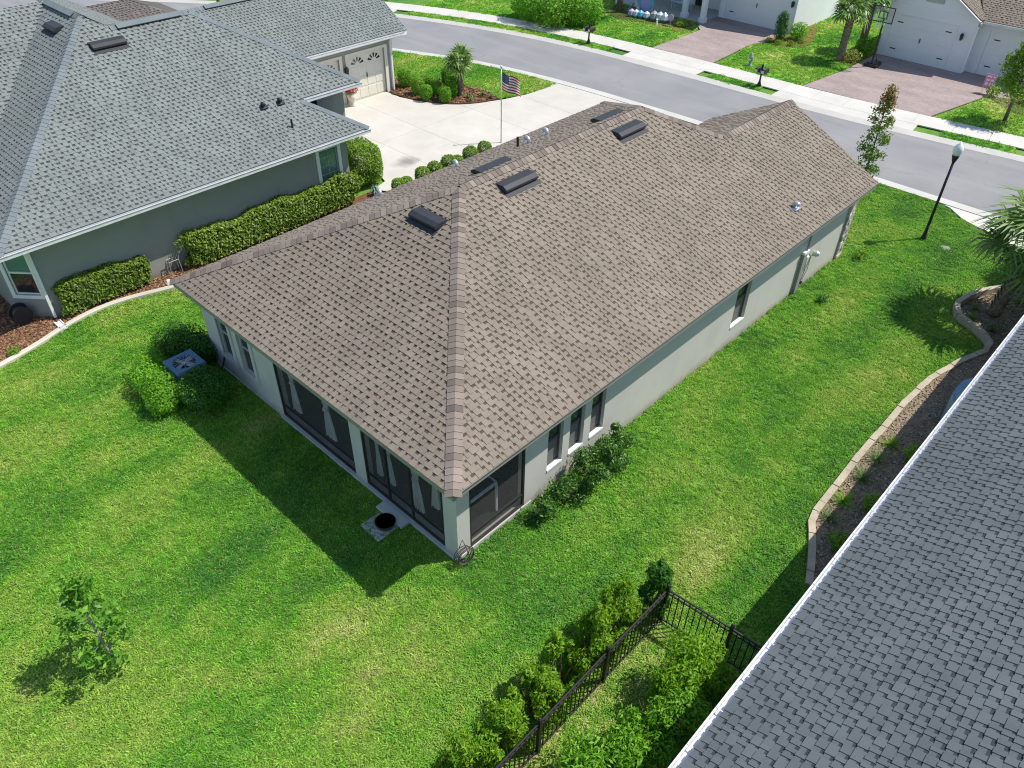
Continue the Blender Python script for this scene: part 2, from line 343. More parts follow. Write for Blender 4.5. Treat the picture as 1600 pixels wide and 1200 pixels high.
def thing(name, loc, label, cat, group=None):
    e = link(name, None, loc); e.empty_display_size = .2; return tag(e, label, cat, group)
def tag(o, label, cat, group=None, kind=None):
    o['label'] = label; o['category'] = cat
    if group: o['group'] = group
    if kind: o['kind'] = kind
    return o
def copy_tree(o, loc, rz=0.0, sc=1.0, label=None):
    r = o.copy(); col.objects.link(r); r.location = loc; r.rotation_euler = (0, 0, rz); r.scale = (sc, sc, sc); WL[r.name] = Vector(loc)
    if label: r['label'] = label
    for ch in list(o.children):
        c = ch.copy(); col.objects.link(c); c.parent = r
        for g in ch.children:
            d = g.copy(); col.objects.link(d); d.parent = c
    return r
def quads_mesh(name, V, C, mat, n=4):
    """V (k*n,3) loose n-gons, C (k,3) colour per face"""
    k = len(V) // n; me = bpy.data.meshes.new(name)
    me.vertices.add(len(V)); me.vertices.foreach_set('co', np.ascontiguousarray(V, np.float32).ravel())
    me.loops.add(k * n); me.loops.foreach_set('vertex_index', np.arange(k * n, dtype=np.int32))
    me.polygons.add(k); me.polygons.foreach_set('loop_start', np.arange(0, k * n, n, dtype=np.int32)); me.polygons.foreach_set('loop_total', np.full(k, n, np.int32))
    me.update(calc_edges=True)
    att = me.color_attributes.new('Col', 'FLOAT_COLOR', 'CORNER')
    att.data.foreach_set('color', np.repeat(np.concatenate([C, np.ones((k, 1))], 1).astype(np.float32), n, 0).ravel())
    me.materials.append(MATS[mat]); return me
def unit(a): return a / (np.linalg.norm(a, axis=-1, keepdims=True) + 1e-9)
def leaf_quads(P, N, size, asp=.42, up=.25, yellow=0.0, spread=.9):
    k = len(P); d = unit(N + rng.normal(0, spread, (k, 3)) + np.array([0, 0, up]))
    a = unit(np.cross(d, rng.normal(0, 1, (k, 3)))); b = np.cross(d, a)
    L = size * rng.uniform(.7, 1.3, (k, 1)); w = L * asp
    V = np.empty((k, 4, 3)); V[:, 0] = P - a * L * .5; V[:, 1] = P + b * w * .5 + d * L * .08; V[:, 2] = P + a * L * .5 - d * L * .1; V[:, 3] = P - b * w * .5 + d * L * .08
    C = np.zeros((k, 3)); C[:, 0] = rng.uniform(0, 1, k); C[:, 1] = (rng.uniform(0, 1, k) < yellow) * rng.uniform(.3, 1, k)
    return V.reshape(-1, 3), C
def sph(n):
    return unit(rng.normal(0, 1, (n, 3)))
def lump(u, amp, seed):
    r = np.random.default_rng(seed); f = np.zeros(len(u))
    for k in range(7):
        w = r.normal(0, 1, 3) * r.uniform(1.5, 4.5); f += np.sin(u @ w * 1.6 + r.uniform(0, 6))
    return 1 + amp * f / 3.2
def blob(n, rx, ry, rz, k=2.0, depth=.35, amp=.14, seed=0, half=False):
    u = sph(n)
    if half: u[:, 2] = np.abs(u[:, 2])
    r = 1 / (np.abs(u) ** k).sum(1) ** (1 / k)
    s = 1 - depth * rng.uniform(0, 1, n) ** 1.6
    P = u * (r * s * lump(u, amp, seed))[:, None] * np.array([rx, ry, rz])
    nrm = unit(np.sign(u) * np.abs(u) ** (k - 1) / np.array([rx, ry, rz]))
    return P, nrm
def shrub(name, loc, r, label, cat, mat, n=1500, leaf=.07, k=2.4, amp=.15, seed=1, lobes=None, group=None, yellow=0.0, stems=5, depth=.45, asp=.45, up=.7, spread=.8):
    """crown of leaves with woody stems; r = (rx, ry, height)"""
    t = thing(name, loc, label, cat, group); rx, ry, h = r; o = Vector(loc)
    Ps, Ns = [], []
    if lobes:
        m = n // len(lobes)
        for i, (lx, ly, lz, lr, lh) in enumerate(lobes):
            P, N = blob(m, lr, lr, lh, k, depth, amp, seed + i); Ps.append(P + np.array([lx, ly, lz])); Ns.append(N)
    else:
        P, N = blob(n, rx, ry, h / 2, k, depth, amp, seed); Ps.append(P + np.array([0, 0, h / 2 + .02])); Ns.append(N)
    P = np.concatenate(Ps); N = np.concatenate(Ns); m = P[:, 2] > .02; P, N = P[m], N[m]
    V, C = leaf_quads(P, N, leaf, asp, up, yellow, spread)
    link('foliage', quads_mesh(name + '_foliage', V, C, mat), o, t)
    mb = MB(); rr = random.Random(seed)
    for i in range(stems):
        a = rr.uniform(0, 6.28); q = rr.uniform(.3, .75)
        mb.tube([o, o + Vector((math.cos(a) * rx * q * .5, math.sin(a) * ry * q * .5, h * .4)), o + Vector((math.cos(a) * rx * q, math.sin(a) * ry * q, h * .75))], [.018, .013, .006], 5)
    if stems: mb.build('stem', 'bark', t, o)
    return t

# ------------------------------------------------------------------ roofs
E_COURSE = .147
TABW = (.065, .085, .11, .14, .18)
def span(poly, t):
    xs = []
    for (s0, t0), (s1, t1) in zip(poly, poly[1:] + poly[:1]):
        if abs(t1 - t0) < 1e-9:
            if abs(t - t0) < 1e-6: xs += [s0, s1]
            continue
        f = (t - t0) / (t1 - t0)
        if -1e-6 <= f <= 1 + 1e-6: xs.append(s0 + f * (s1 - s0))
    return (min(xs), max(xs)) if xs else None
class Roof:
    def __init__(s, house, mat, capmat, e=E_COURSE, singles=300, th=.012, tabs=True):
        s.h, s.mat, s.capmat, s.e, s.singles, s.th, s.tabs = house, mat, capmat, e, singles, th, tabs
        s.deck = MB(); s.field = MB(); s.cand = []; s.caps = []
    def plane(s, O, U, V, poly, shingles=True):
        """O eave origin, U unit along the eave, V unit up the slope (U x V points out)"""
        O, U, V = Vector(O), Vector(U).normalized(), Vector(V).normalized(); N = U.cross(V)
        at = lambda a, b, z=0: O + U * a + V * b + N * z
        s.deck.face([at(a, b, -.012) for a, b in poly])
        if not shingles: return
        e, th = s.e, s.th; tmax = max(b for a, b in poly); k = 0; rr = random.Random(len(s.field.v) + 3)
        while k * e < tmax - .02:
            t0, t1 = k * e, min((k + 1) * e, tmax - 1e-4); a = span(poly, t0 + 1e-5); b = span(poly, t1 - 1e-5)
            k += 1
            if not a or not b: continue
            lo = lambda t, al: (b if t >= t1 - 1e-6 else a)
            tm = t0 + (t1 - t0) * .58; fm = .58
            am = (a[0] + (b[0] - a[0]) * fm, a[1] + (b[1] - a[1]) * fm)
            zz = lambda t, t0=t0: th * (1 - (t - t0) / e) + .001
            for (p, tp, q, tq, g) in ((a, t0, am, tm, .0), (am, tm, b, t1, .95)):
                s.field.face([at(p[0], tp, zz(tp)), at(p[1], tp, zz(tp)), at(q[1], tq, zz(tq)), at(q[0], tq, zz(tq))], (rr.uniform(.45, .7), g, 0))
            s.field.face([at(a[0], t0, -.01), at(a[1], t0, -.01), at(a[1], t0, zz(t0)), at(a[0], t0, zz(t0))], (.7, .6, 0))
            if not s.tabs: continue
            x = a[0] + rr.uniform(-.25, 0); first = True
            while x < a[1]:
                w = TABW[rr.randrange(5)]; g = rr.choice((.04, .055, .065, .08, .095, .11))
                x0, x1 = x, x + w; x = x1 + g
                if x1 < min(a[0], b[0]) + .02 or x0 > max(a[1], b[1]) - .02: continue
                inside = x0 >= max(a[0], b[0]) and x1 <= min(a[1], b[1]) and t1 - t0 > e - 1e-3
                cl = lambda v, r: min(max(v, r[0]), r[1])
                tone = rr.random() ** 1.2
                q = [(cl(x0, a), t0 - .004), (cl(x1, a), t0 - .004), (cl(x1, b), t1), (cl(x0, b), t1)]
                if q[1][0] - q[0][0] < .01 and q[2][0] - q[3][0] < .01: continue
                rec = (at, q, tone, TABW.index(w), O, U, V, N, zz)
                px = (-9, -9, 1e9)
                if inside and s.singles:
                    px = view_px(at((x0 + x1) / 2, (t0 + t1) / 2))
                ok = 4 < px[0] < 1596 and 4 < px[1] < 1196
                s.cand.append((w / px[2] if ok else 0, rec))
    def tab_faces(s, mb, rec):
        at, q, tone, wi, O, U, V, N, zz = rec; z0, z1 = zz(q[0][1]) + .011, zz(q[2][1]) + .010
        A, B, Cc, D = at(*q[0], z0), at(*q[1], z0), at(*q[2], z1), at(*q[3], z1); dn = N * -.012
        c = (tone, 0, 0)
        mb.face([A, B, Cc, D], c); mb.face([A + dn, B + dn, B, A], c); mb.face([B + dn, Cc + dn, Cc, B], c); mb.face([D + dn, A + dn, A, D], c)
    def cap_line(s, p0, p1, n1, n2, step=.15, wid=.165, lift=.034):
        p0, p1 = Vector(p0), Vector(p1); d = (p1 - p0); L = d.length; d /= L; n1, n2 = Vector(n1).normalized(), Vector(n2).normalized()
        w1 = d.cross(n1).normalized(); w2 = d.cross(n2).normalized(); top = (n1 + n2).normalized()
        if w1.z > 0: w1 = -w1
        if w2.z > 0: w2 = -w2
        s.caps.append((p0, d, L, w1 * wid, w2 * wid, top, n1, n2, step, lift))
    def finish(s):
        roof = s.deck.build('roof', 'deck', s.h); s.roof = roof
        s.cand.sort(key=lambda r: -r[0]); one = [r for r in s.cand[:s.singles] if r[0] > 0]; rest = s.cand[len(one):]
        meshes = {}
        for _, rec in one:
            at, q, tone, wi, O, U, V, N, zz = rec
            key = (wi, round(U.x, 2), round(U.y, 2), round(V.z, 2)); base = at(*q[0])
            if key not in meshes:
                mb = MB(); s.tab_faces(mb, rec); me = bpy.data.meshes.new('shingle_tab')
                me.from_pydata([tuple(Vector(p) - base) for p in mb.v], [], mb.f)
                att = me.color_attributes.new('Col', 'FLOAT_COLOR', 'CORNER'); att.data.foreach_set('color', [.45, 0, 1, 1] * len(me.loops)); me.materials.append(MATS[s.mat]); meshes[key] = me
            link('shingle', meshes[key], base, roof)
        for _, rec in rest: s.tab_faces(s.field, rec)
        if s.field.v: s.field.build('shingle_field', s.mat, roof, kind='stuff')
        for (p0, d, L, w1, w2, top, n1, n2, step, lift) in s.caps:
            mb = MB(); l = step * 1.15; o = Vector((0, 0, 0)); z0, z1 = lift + .012, lift
            P = lambda a, side, z: d * a + side + (top if side.length < 1e-6 else (n1 if side is w1 else n2)) * z
            zero = Vector((0, 0, 0))
            a0, a1 = [P(0, w1, z0 - .012), P(0, zero, z0), P(0, w2, z0 - .012)], [P(l, w1, z1 - .012), P(l, zero, z1), P(l, w2, z1 - .012)]
            b0 = [p - top * .02 for p in a0]
            cc = (.45, 0, 1)
            def F(pts, ref):
                n = (Vector(pts[1]) - Vector(pts[0])).cross(Vector(pts[2]) - Vector(pts[0]))
                mb.face(pts if n.dot(ref) > 0 else pts[::-1], cc)
            F([a0[0], a0[1], a1[1], a1[0]], n1); F([a0[1], a0[2], a1[2], a1[1]], n2); F([b0[0], b0[1], a0[1], a0[0]], -d); F([b0[1], b0[2], a0[2], a0[1]], -d)
            F([a0[0] - n1 * .02, a0[0], a1[0], a1[0] - n1 * .02], w1); F([a0[2] - n2 * .02, a0[2], a1[2], a1[2] - n2 * .02], w2)
            me = bpy.data.meshes.new('ridge_cap'); me.from_pydata(mb.v, [], mb.f)
            att = me.color_attributes.new('Col', 'FLOAT_COLOR', 'CORNER'); att.data.foreach_set('color', [.45, 0, 1, 1] * len(me.loops)); me.materials.append(MATS[s.capmat])
            for k in range(int(L / step)): link('ridge_cap', me, p0 + d * (k * step), roof)
        return roof
def off_ridge_vent(roof, p, U, V, length=1.15, wid=.42, mat='vent_black'):
    """low slant-back vent: flashing plate, hood open on its lower side"""
    p, U, V = Vector(p), Vector(U).normalized(), Vector(V).normalized(); N = U.cross(V); h = length / 2
    at = lambda a, b, c: p + U * a + V * b + N * c
    pl = MB(); pl.obox(at(0, -.04, .02), U * (h + .02), V * (wid / 2 + .05), N * .006)
    v = pl.build('roof_vent', mat, roof, p)
    m = MB(); a, b = -h, h
    prof = [(-wid * .42, .085), (-wid * .36, .135), (-wid * .05, .145), (wid * .5, .03)]
    for (q0, r0), (q1, r1) in zip(prof, prof[1:]): m.face([at(a, q0, r0), at(b, q0, r0), at(b, q1, r1), at(a, q1, r1)])
    for s in (a, b): m.face([at(s, q, r) for q, r in prof] + [at(s, -wid * .2, .028)])
    m.face([at(a, -wid * .2, .028), at(b, -wid * .2, .028), at(b, -wid * .42, .085), at(a, -wid * .42, .085)])
    m.build('hood', mat, roof, p)
    return v
def gooseneck(roof, p, face, mat='galvanized', r=.06):
    """round galvanised vent with a turned-over hood"""
    p = Vector(p); f = Vector(face).normalized(); m = MB(); k = r / .075
    m.tube([p + Vector((0, 0, -.05)), p + Vector((0, 0, .12 * k)), p + Vector((0, 0, .17 * k)) + f * .03 * k, p + Vector((0, 0, .19 * k)) + f * .12 * k, p + Vector((0, 0, .15 * k)) + f * .2 * k], [r, r, r * 1.05, r * 1.1, r * 1.15], 10)
    m.obox(p + Vector((0, 0, .0)), f * .16, f.cross(Vector((0, 0, 1))) * .14, Vector((0, 0, .012)))
    return m.build('vent_pipe', mat, roof, p, True)
def wall_rects(a0, a1, z0, z1, ops):
    A = sorted({a0, a1, *[o[0] for o in ops], *[o[1] for o in ops]}); out = []
    for l, r in zip(A, A[1:]):
        m = (l + r) / 2; cuts = sorted([(o[2], o[3]) for o in ops if o[0] < m < o[1]]); z = z0
        for c0, c1 in cuts:
            if c0 > z + 1e-6: out.append((l, r, z, c0))
            z = c1
        if z < z1 - 1e-6: out.append((l, r, z, z1))
    return out
def wall(house, axis, f0, f1, a0, a1, z0, z1, mat, ops=()):
    """axis 'x': plane of constant x from f0 to f1, running a0..a1 in y"""
    m = MB()
    for l, r, b, t in wall_rects(a0, a1, z0, z1, list(ops)):
        if axis == 'x': m.box(f0, f1, l, r, b, t)
        else: m.box(l, r, f0, f1, b, t)
    return m.build('wall', mat, house)
def window(house, axis, face, out, a0, a1, z0, z1, frame, glass, sill=None, lower=None, rail=True, muntins=None, surround=None, inset=.09):
    """frame mesh with panes (and a sill) as children; out = +1/-1 towards the outside"""
    I = face - out * inset; fw = .045
    def bx(m, l, r, b, t, d0, d1):
        lo, hi = sorted((I + out * d0, I + out * d1))
        if axis == 'x': m.box(lo, hi, l, r, b, t)
        else: m.box(l, r, lo, hi, b, t)
    m = MB()
    bx(m, a0 + .001, a0 + fw, z0 + .001, z1, -.03, .03); bx(m, a1 - fw, a1 - .001, z0 + .001, z1, -.03, .03)
    bx(m, a0 + fw, a1 - fw, z0 + .001, z0 + fw, -.03, .03); bx(m, a0 + fw, a1 - fw, z1 - fw, z1 - .001, -.03, .03)
    zm = (z0 + z1) / 2
    if rail: bx(m, a0 + fw, a1 - fw, zm - .025, zm + .025, -.03, .035)
    if muntins:
        nx, nz = muntins
        for i in range(1, nx): x = a0 + (a1 - a0) * i / nx; bx(m, x - .01, x + .01, z0 + fw, z1 - fw, -.02, .012)
        for i in range(1, nz): z = z0 + (z1 - z0) * i / nz; bx(m, a0 + fw, a1 - fw, z - .01, z + .01, -.02, .013)
    w = m.build('window', frame, house)
    p = MB(); bx(p, a0 + fw, a1 - fw, zm + .0, z1 - fw, -.016, -.004); p.build('pane', glass, w)
    p = MB(); bx(p, a0 + fw, a1 - fw, z0 + fw, zm - .0, -.012, .0 if lower else -.002); p.build('pane', lower or glass, w)
    if sill:
        s = MB(); bx(s, a0 + .002, a1 - .002, z0 - .05, z0 + .012, .031, inset + .02); s.build('sill', sill, w)
    if surround:
        s = MB(); sw = .13; d = inset + .035
        for l, r, b, t in ((a0 - sw, a0, z0 - sw, z1 + sw), (a1, a1 + sw, z0 - sw, z1 + sw), (a0, a1, z1, z1 + sw), (a0, a1, z0 - sw, z0)): bx(s, l, r, b, t, inset - .01, d)
        s.build('surround', surround, w)
    return w
def gutter(house, x0, x1, y0, y1, z, out, mat='gutter_white', name='gutter'):
    """open trough along an eave; out = unit (x, y) away from the house"""
    m = MB(); o = Vector((out[0], out[1], 0)); a, b = Vector((x0, y0, z)), Vector((x1, y1, z)); t = (b - a)
    mid = (a + b) / 2; h = t / 2
    m.obox(mid + o * .055 - Vector((0, 0, .115)), h, o * .055, Vector((0, 0, .006)))
    m.obox(mid + o * .108 - Vector((0, 0, .06)), h, o * .006, Vector((0, 0, .06)))
    m.obox(mid + o * .118 - Vector((0, 0, .004)), h, o * .012, Vector((0, 0, .008)))
    m.obox(mid + o * .006 - Vector((0, 0, .055)), h, o * .005, Vector((0, 0, .053)))
    q = MB(); q.obox(mid + o * .055 - Vector((0, 0, .1)), h * .999, o * .044, Vector((0, 0, .004))); g_ = m.build(name, mat, house); q.build('gutter_floor', 'galvanized', g_)
    return g_

# ================================================================== ground, street
def sheet(name, poly, z, mat, kind='structure', parent=None, th=None):
    m = MB(); m.prism(poly, z - (th or .05), z); return m.build(name, mat, parent, kind=kind if parent is None else None, origin=(poly[0][0], poly[0][1], z))
sheet('ground', [(-320, -300), (300, -300), (300, 320), (-320, 320)], -.06, 'lawn_ground', th=.3)
near = [(-62, -12), (-52, 2), (-44, 11), (-36, 17.6), (-32, 20.2), (-28.3, 22.0), (-24.7, 23.5), (-21.6, 24.3), (-17.6, 24.85), (-13.6, 25.05), (-10.3, 25.2), (3.4, 25.3), (14, 25.6), (60, 26)]
far = [(-67, -8), (-57, 6.5), (-48.5, 15.3), (-40.5, 21.5), (-36, 24.4), (-33.1, 25.9), (-29.6, 27.3), (-25.6, 28.5), (-21.3, 29.25), (-17, 29.55), (-13.2, 29.75), (-6.4, 30.0), (-.9, 30.7), (1.6, 31.1), (14, 32.3), (60, 34)]
def offset(line, d):
    out = []
    for i, p in enumerate(line):
        a, b = line[max(i - 1, 0)], line[min(i + 1, len(line) - 1)]; t = Vector((b[0] - a[0], b[1] - a[1])).normalized()
        out.append((p[0] - t.y * d, p[1] + t.x * d))
    return out
def dense(line, step):
    out = []
    for a, b in zip(line, line[1:]):
        n = max(1, int(math.dist(a, b) / step)); out += [(a[0] + (b[0] - a[0]) * i / n, a[1] + (b[1] - a[1]) * i / n) for i in range(n)]
    return out + [line[-1]]
def smooth_line(l, n=2):
    for _ in range(n):
        q = [l[0]]
        for a, b in zip(l, l[1:]): q += [(a[0] * .75 + b[0] * .25, a[1] * .75 + b[1] * .25), (a[0] * .25 + b[0] * .75, a[1] * .25 + b[1] * .75)]
        l = q + [l[-1]]
    return l
near, far = smooth_line(near), smooth_line(far)
sheet('road', near + far[::-1], -.012, 'asphalt', th=.04)
def strip(name, line, d0, d1, z0, z1, mat, th=.1):
    a, b = offset(line, d0), offset(line, d1); m = MB()
    for i in range(len(a) - 1):
        m.face([(*a[i], z0), (*a[i + 1], z0), (*b[i + 1], z1), (*b[i], z1)] if d1 > d0 else [(*b[i], z1), (*b[i + 1], z1), (*a[i + 1], z0), (*a[i], z0)])
        m.face([(*b[i], z1), (*b[i + 1], z1), (*b[i + 1], z1 - th), (*b[i], z1 - th)] if d1 > d0 else [(*b[i + 1], z1), (*b[i], z1), (*b[i], z1 - th), (*b[i + 1], z1 - th)])
    return m.build(name, mat, kind='structure', origin=(*line[len(line) // 2], 0))
def kerb_run(line, sgn):
    """rolled kerb cast in lengths, with a thin gap between one and the next"""
    k = strip('kerb', line, 0, sgn * .42, -.008, .03, 'kerb_concrete')
    strip_top = strip('kerb_back', line, sgn * .42, sgn * .56, .03, .036, 'kerb_concrete'); strip_top.name = 'kerb'
    return k
kerb_run(near, -1); kerb_run(far, 1)
def clip(poly, axis, v, keep_less):
    out = []
    for a, b in zip(poly, poly[1:] + poly[:1]):
        ia, ib = (a[axis] <= v) == keep_less, (b[axis] <= v) == keep_less
        if ia: out.append(a)
        if ia != ib:
            f = (v - a[axis]) / (b[axis] - a[axis]); out.append((a[0] + f * (b[0] - a[0]), a[1] + f * (b[1] - a[1])))
    return out
def panels(name, poly, xs, ys, z, mat, gap=.012, th=.06, base='soil'):
    root = sheet(name, poly, z - .02, base, th=.05); X = [-1e3] + xs + [1e3]; Y = [-1e3] + ys + [1e3]
    for x0, x1 in zip(X, X[1:]):
        for y0, y1 in zip(Y, Y[1:]):
            q = clip(clip(clip(clip(poly, 0, x0 + gap / 2, False), 0, x1 - gap / 2, True), 1, y0 + gap / 2, False), 1, y1 - gap / 2, True)
            if len(q) > 2:
                m = MB(); m.prism(q, z - th, z); m.build('concrete_panel', mat, root)
    return root
# sidewalk across the street, slab by slab
fd = [p for p in dense(far, .25) if -47 < p[0] < 12]; acc = 0; idx = [0]
for i in range(1, len(fd)):
    acc += math.dist(fd[i - 1], fd[i])
    if acc > 1.5: idx.append(i); acc = 0
s0, s1 = offset(fd, 1.45), offset(fd, 2.85)
sw = strip('sidewalk', fd, 1.45, 2.85, -.0, -.0, 'soil', .05)
for i, j in zip(idx, idx[1:]):
    a, b, c, d = Vector(s0[i]), Vector(s0[j]), Vector(s1[j]), Vector(s1[i]); t = (b - a).normalized() * .006
    m = MB(); m.prism([tuple(a + t), tuple(b - t), tuple(c - t), tuple(d + t)], -.02, .03); m.build('sidewalk_slab', 'sidewalk', sw)
# front walk slab at the near kerb (behind the house's own frontage) and the driveway of the house on the right
sheet('driveway_apron', [(.2, 24.95), (1.0, 24.6), (1.7, 24.0), (2.6, 23.7), (3.6, 23.3), (9, 23.3), (9, 25.0), (.35, 24.75)][:7], .012, 'sidewalk')
# the grey house's concrete driveway
DRIVE = [(-23.36, 10.5), (-23.36, 17.3), (-22.3, 17.3), (-21.7, 17.5), (-20.9, 17.8), (-20.05, 18.3), (-19.5, 18.85), (-19.05, 19.6), (-18.6, 20.7), (-18.3, 21.9), (-18.2, 23.6), (-18.9, 24.4), (-12.8, 24.78), (-13.9, 23.4), (-14.75, 21.5), (-14.9, 10.6), (-15.3, 10.35), (-15.6, 10.5), (-15.75, 11.0), (-16.6, 11.3), (-17.0, 10.5)]
panels('driveway', DRIVE, [-18.75], [13.2, 15.46, 18.7, 21.6], .016, 'concrete')
# paver driveways across the street
sheet('paver_driveway', [(-18.35, 32.4), (-14.5, 32.55), (-14.75, 36.8), (-14.2, 38.3), (-14.3, 40.6), (-19.2, 40.6), (-19.2, 38.2), (-18.3, 37.2)], .02, 'pavers')
sheet('paver_driveway', [(-9.35, 32.85), (-3.2, 33.1), (-2.2, 38.0), (-1.0, 38.6), (-1.0, 41.2), (-9.0, 41.2), (-8.9, 37.0)], .02, 'pavers')
for x0, x1 in ((-18.8, -13.9), (-9.9, -2.8), (-35.5, -33.2)):
    q = [p for p in fd if x0 <= p[0] <= x1]; a, b = offset(q, .5), offset(q, 1.46)
    sheet('driveway_apron', a + b[::-1], .024, 'sidewalk')
# top-left, beyond the grey house
sheet('driveway', [(-46, 24.5), (-36.3, 28.1), (-38, 33), (-48, 31)], .02, 'sidewalk')

# ------------------------------------------------------------------ lawns and grass
def tuft_mesh(name, n, r, hmin, hmax, w, seed, mat):
    g = np.random.default_rng(seed); V = []; C = []
    for i in range(n):
        a = g.uniform(0, 2 * np.pi); d = g.uniform(0, r); b = np.array([np.cos(a) * d, np.sin(a) * d, 0]); h = g.uniform(hmin, hmax)
        l = g.uniform(0, 2 * np.pi); lean = np.array([np.cos(l), np.sin(l), 0]) * h * g.uniform(.5, 1.5); s = np.array([-np.sin(l), np.cos(l), 0]) * w * g.uniform(.7, 1.2)
        V += [b - s, b + s, b + lean * .6 + s * .8 + np.array([0, 0, h * .8]), b + lean * .6 - s * .8 + np.array([0, 0, h * .8])]
        V += [b + lean * .6 - s * .8 + np.array([0, 0, h * .8]), b + lean * .6 + s * .8 + np.array([0, 0, h * .8]), b + lean * 1.15 + s * .15 + np.array([0, 0, h * .9]), b + lean * 1.15 - s * .15 + np.array([0, 0, h * .9])]
        c = g.uniform(0, 1); C += [(c, g.uniform(.15, .6) if g.uniform() < .16 else 0, 0)] * 2
    return quads_mesh(name, np.array(V), np.array(C), mat)
TUFTS = [bpy.data.objects.new('grass_tuft', tuft_mesh('tuft%d' % k, 18, .09, .02, .05, .0095, 40 + k, 'blade')) for k in range(4)]
TUFTS_FAR = [bpy.data.objects.new('grass_tuft_far', tuft_mesh('tuft_far%d' % k, 26, .16, .02, .04, .014, 60 + k, 'blade_far')) for k in range(2)]
TUFTS_DRY = [bpy.data.objects.new('grass_tuft_dry', tuft_mesh('tuft_dry%d' % k, 18, .09, .02, .05, .0095, 80 + k, 'blade_dry')) for k in range(2)]
def scatter(obj, srcs, density, seed, smin=.7, smax=1.3, tilt=.15):
    ng = bpy.data.node_groups.new('scatter', 'GeometryNodeTree')
    ng.interface.new_socket('Geometry', in_out='INPUT', socket_type='NodeSocketGeometry'); ng.interface.new_socket('Geometry', in_out='OUTPUT', socket_type='NodeSocketGeometry')
    N = ng.nodes; L = ng.links; gi = N.new('NodeGroupInput'); go = N.new('NodeGroupOutput')
    d = N.new('GeometryNodeDistributePointsOnFaces'); d.inputs['Density'].default_value = density; d.inputs['Seed'].default_value = seed; L.new(gi.outputs[0], d.inputs['Mesh'])
    g2i = N.new('GeometryNodeGeometryToInstance')
    for s in srcs:
        oi = N.new('GeometryNodeObjectInfo'); oi.inputs['Object'].default_value = s; oi.inputs['As Instance'].default_value = True; L.new(oi.outputs['Geometry'], g2i.inputs[0])
    iop = N.new('GeometryNodeInstanceOnPoints'); L.new(d.outputs['Points'], iop.inputs['Points']); L.new(g2i.outputs[0], iop.inputs['Instance']); iop.inputs['Pick Instance'].default_value = True
    rot = N.new('FunctionNodeRandomValue'); rot.data_type = 'FLOAT_VECTOR'; rot.inputs[0].default_value = (-tilt, -tilt, 0); rot.inputs[1].default_value = (tilt, tilt, 6.283); L.new(rot.outputs[0], iop.inputs['Rotation'])
    sc = N.new('FunctionNodeRandomValue'); sc.data_type = 'FLOAT'; sc.inputs[2].default_value = smin; sc.inputs[3].default_value = smax; sc.inputs['Seed'].default_value = 5; L.new(sc.outputs[1], iop.inputs['Scale'])
    L.new(iop.outputs[0], go.inputs[0])
    md = obj.modifiers.new('scatter', 'NODES'); md.node_group = ng
def lawn(poly, density, srcs, z=0.0, label=None, seed=1, ground=True):
    if ground: sheet('lawn', poly, z, 'lawn_far' if srcs is TUFTS_FAR else 'lawn_ground', th=.04)
    m = MB(); m.face([(x, y, z) for x, y in (poly if sum(a[0] * b[1] - b[0] * a[1] for a, b in zip(poly, poly[1:] + poly[:1])) > 0 else poly[::-1])])
    g = m.build('grass', 'lawn_ground', origin=(0, 0, 0)); g['kind'] = 'stuff'
    if label: g['label'] = label; g['category'] = 'grass'
    scatter(g, srcs, density, seed)
LDEN = 190
CURB = smooth_line([(-14.1, -4.6), (-14.25, -3.8), (-14.5, -2.7), (-14.85, -1.8), (-15.05, -.8), (-14.95, .2), (-14.5, 1.55), (-14.42, 3), (-14.4, 10.3)])
EDGE = [(6.3, 21.3), (5.5, 21.0), (4.83, 20.5), (4.24, 19.75), (3.75, 18.75), (3.6, 17.8), (3.9, 17.25), (4.5, 16.95), (5.05, 16.55), (5.12, 16.2), (4.76, 15.2), (4.43, 13.7), (4.34, 12.2), (4.35, 10.7), (4.33, 10.0), (4.35, 9.1), (4.38, 8.4), (4.4, 7.6), (4.42, 7.0), (4.5, 6.65), (4.75, 6.25), (5.0, 5.7), (5.3, 5.0)]
rear_poly = [p for p in CURB if p[1] < .45][::1] + [(-14.6, .45), (6.2, .45), (6.2, -3), (1.5, -7), (-3, -9.5), (-9, -8.5)]
lawn(rear_poly, LDEN, TUFTS, 0, 'mown green and yellowing back lawn', 1)
lawn([p for p in CURB if p[1] < -4.3] + [(-9, -8.502), (-3, -9.502), (1.5, -7.002), (6.2, -3.002), (7, -6), (2, -13), (-8, -16), (-24, -14), (-30, -4.62)], 60, TUFTS, 0, 'back lawn past the frame', 11)
side_poly = [(-.42, .452), (6.2, .452), (6.2, 5.0), (5.3, 5.0)] + EDGE[::-1][1:-3] + [(4.9, 21.0), (4.6, 22.4), (3.2, 23.2), (2.5, 23.6), (1.6, 23.95), (.95, 24.5), (.3, 24.68), (-2, 24.7), (-2.2, 18.5), (-.42, 18.5)]
lawn(side_poly, LDEN, TUFTS, 0, 'bright green side lawn between the two houses', 2)
lawn([(-14.6, .452)] + [p for p in CURB if p[1] > .46] + [(-14.35, 10.3), (-10.35, 10.3), (-10.35, .452)], 120, TUFTS, 0, 'lawn strip beside the grey house', 3)
lawn([(-2.2, 24.7), (-13.2, 24.5), (-13.9, 23.3), (-14.4, 21.5), (-14.4, 10.302), (-10.3, 10.302), (-10.3, 18.5), (-2.2, 18.5)], 40, TUFTS_FAR, 0, 'front lawn behind the brown roof', 4)
lawn([(3.5, -2.6), (6.15, -2.6), (6.15, 2.3), (3.5, 2.25)], 150, TUFTS_DRY, .004, 'paler lawn inside the black fence', 5, ground=False)
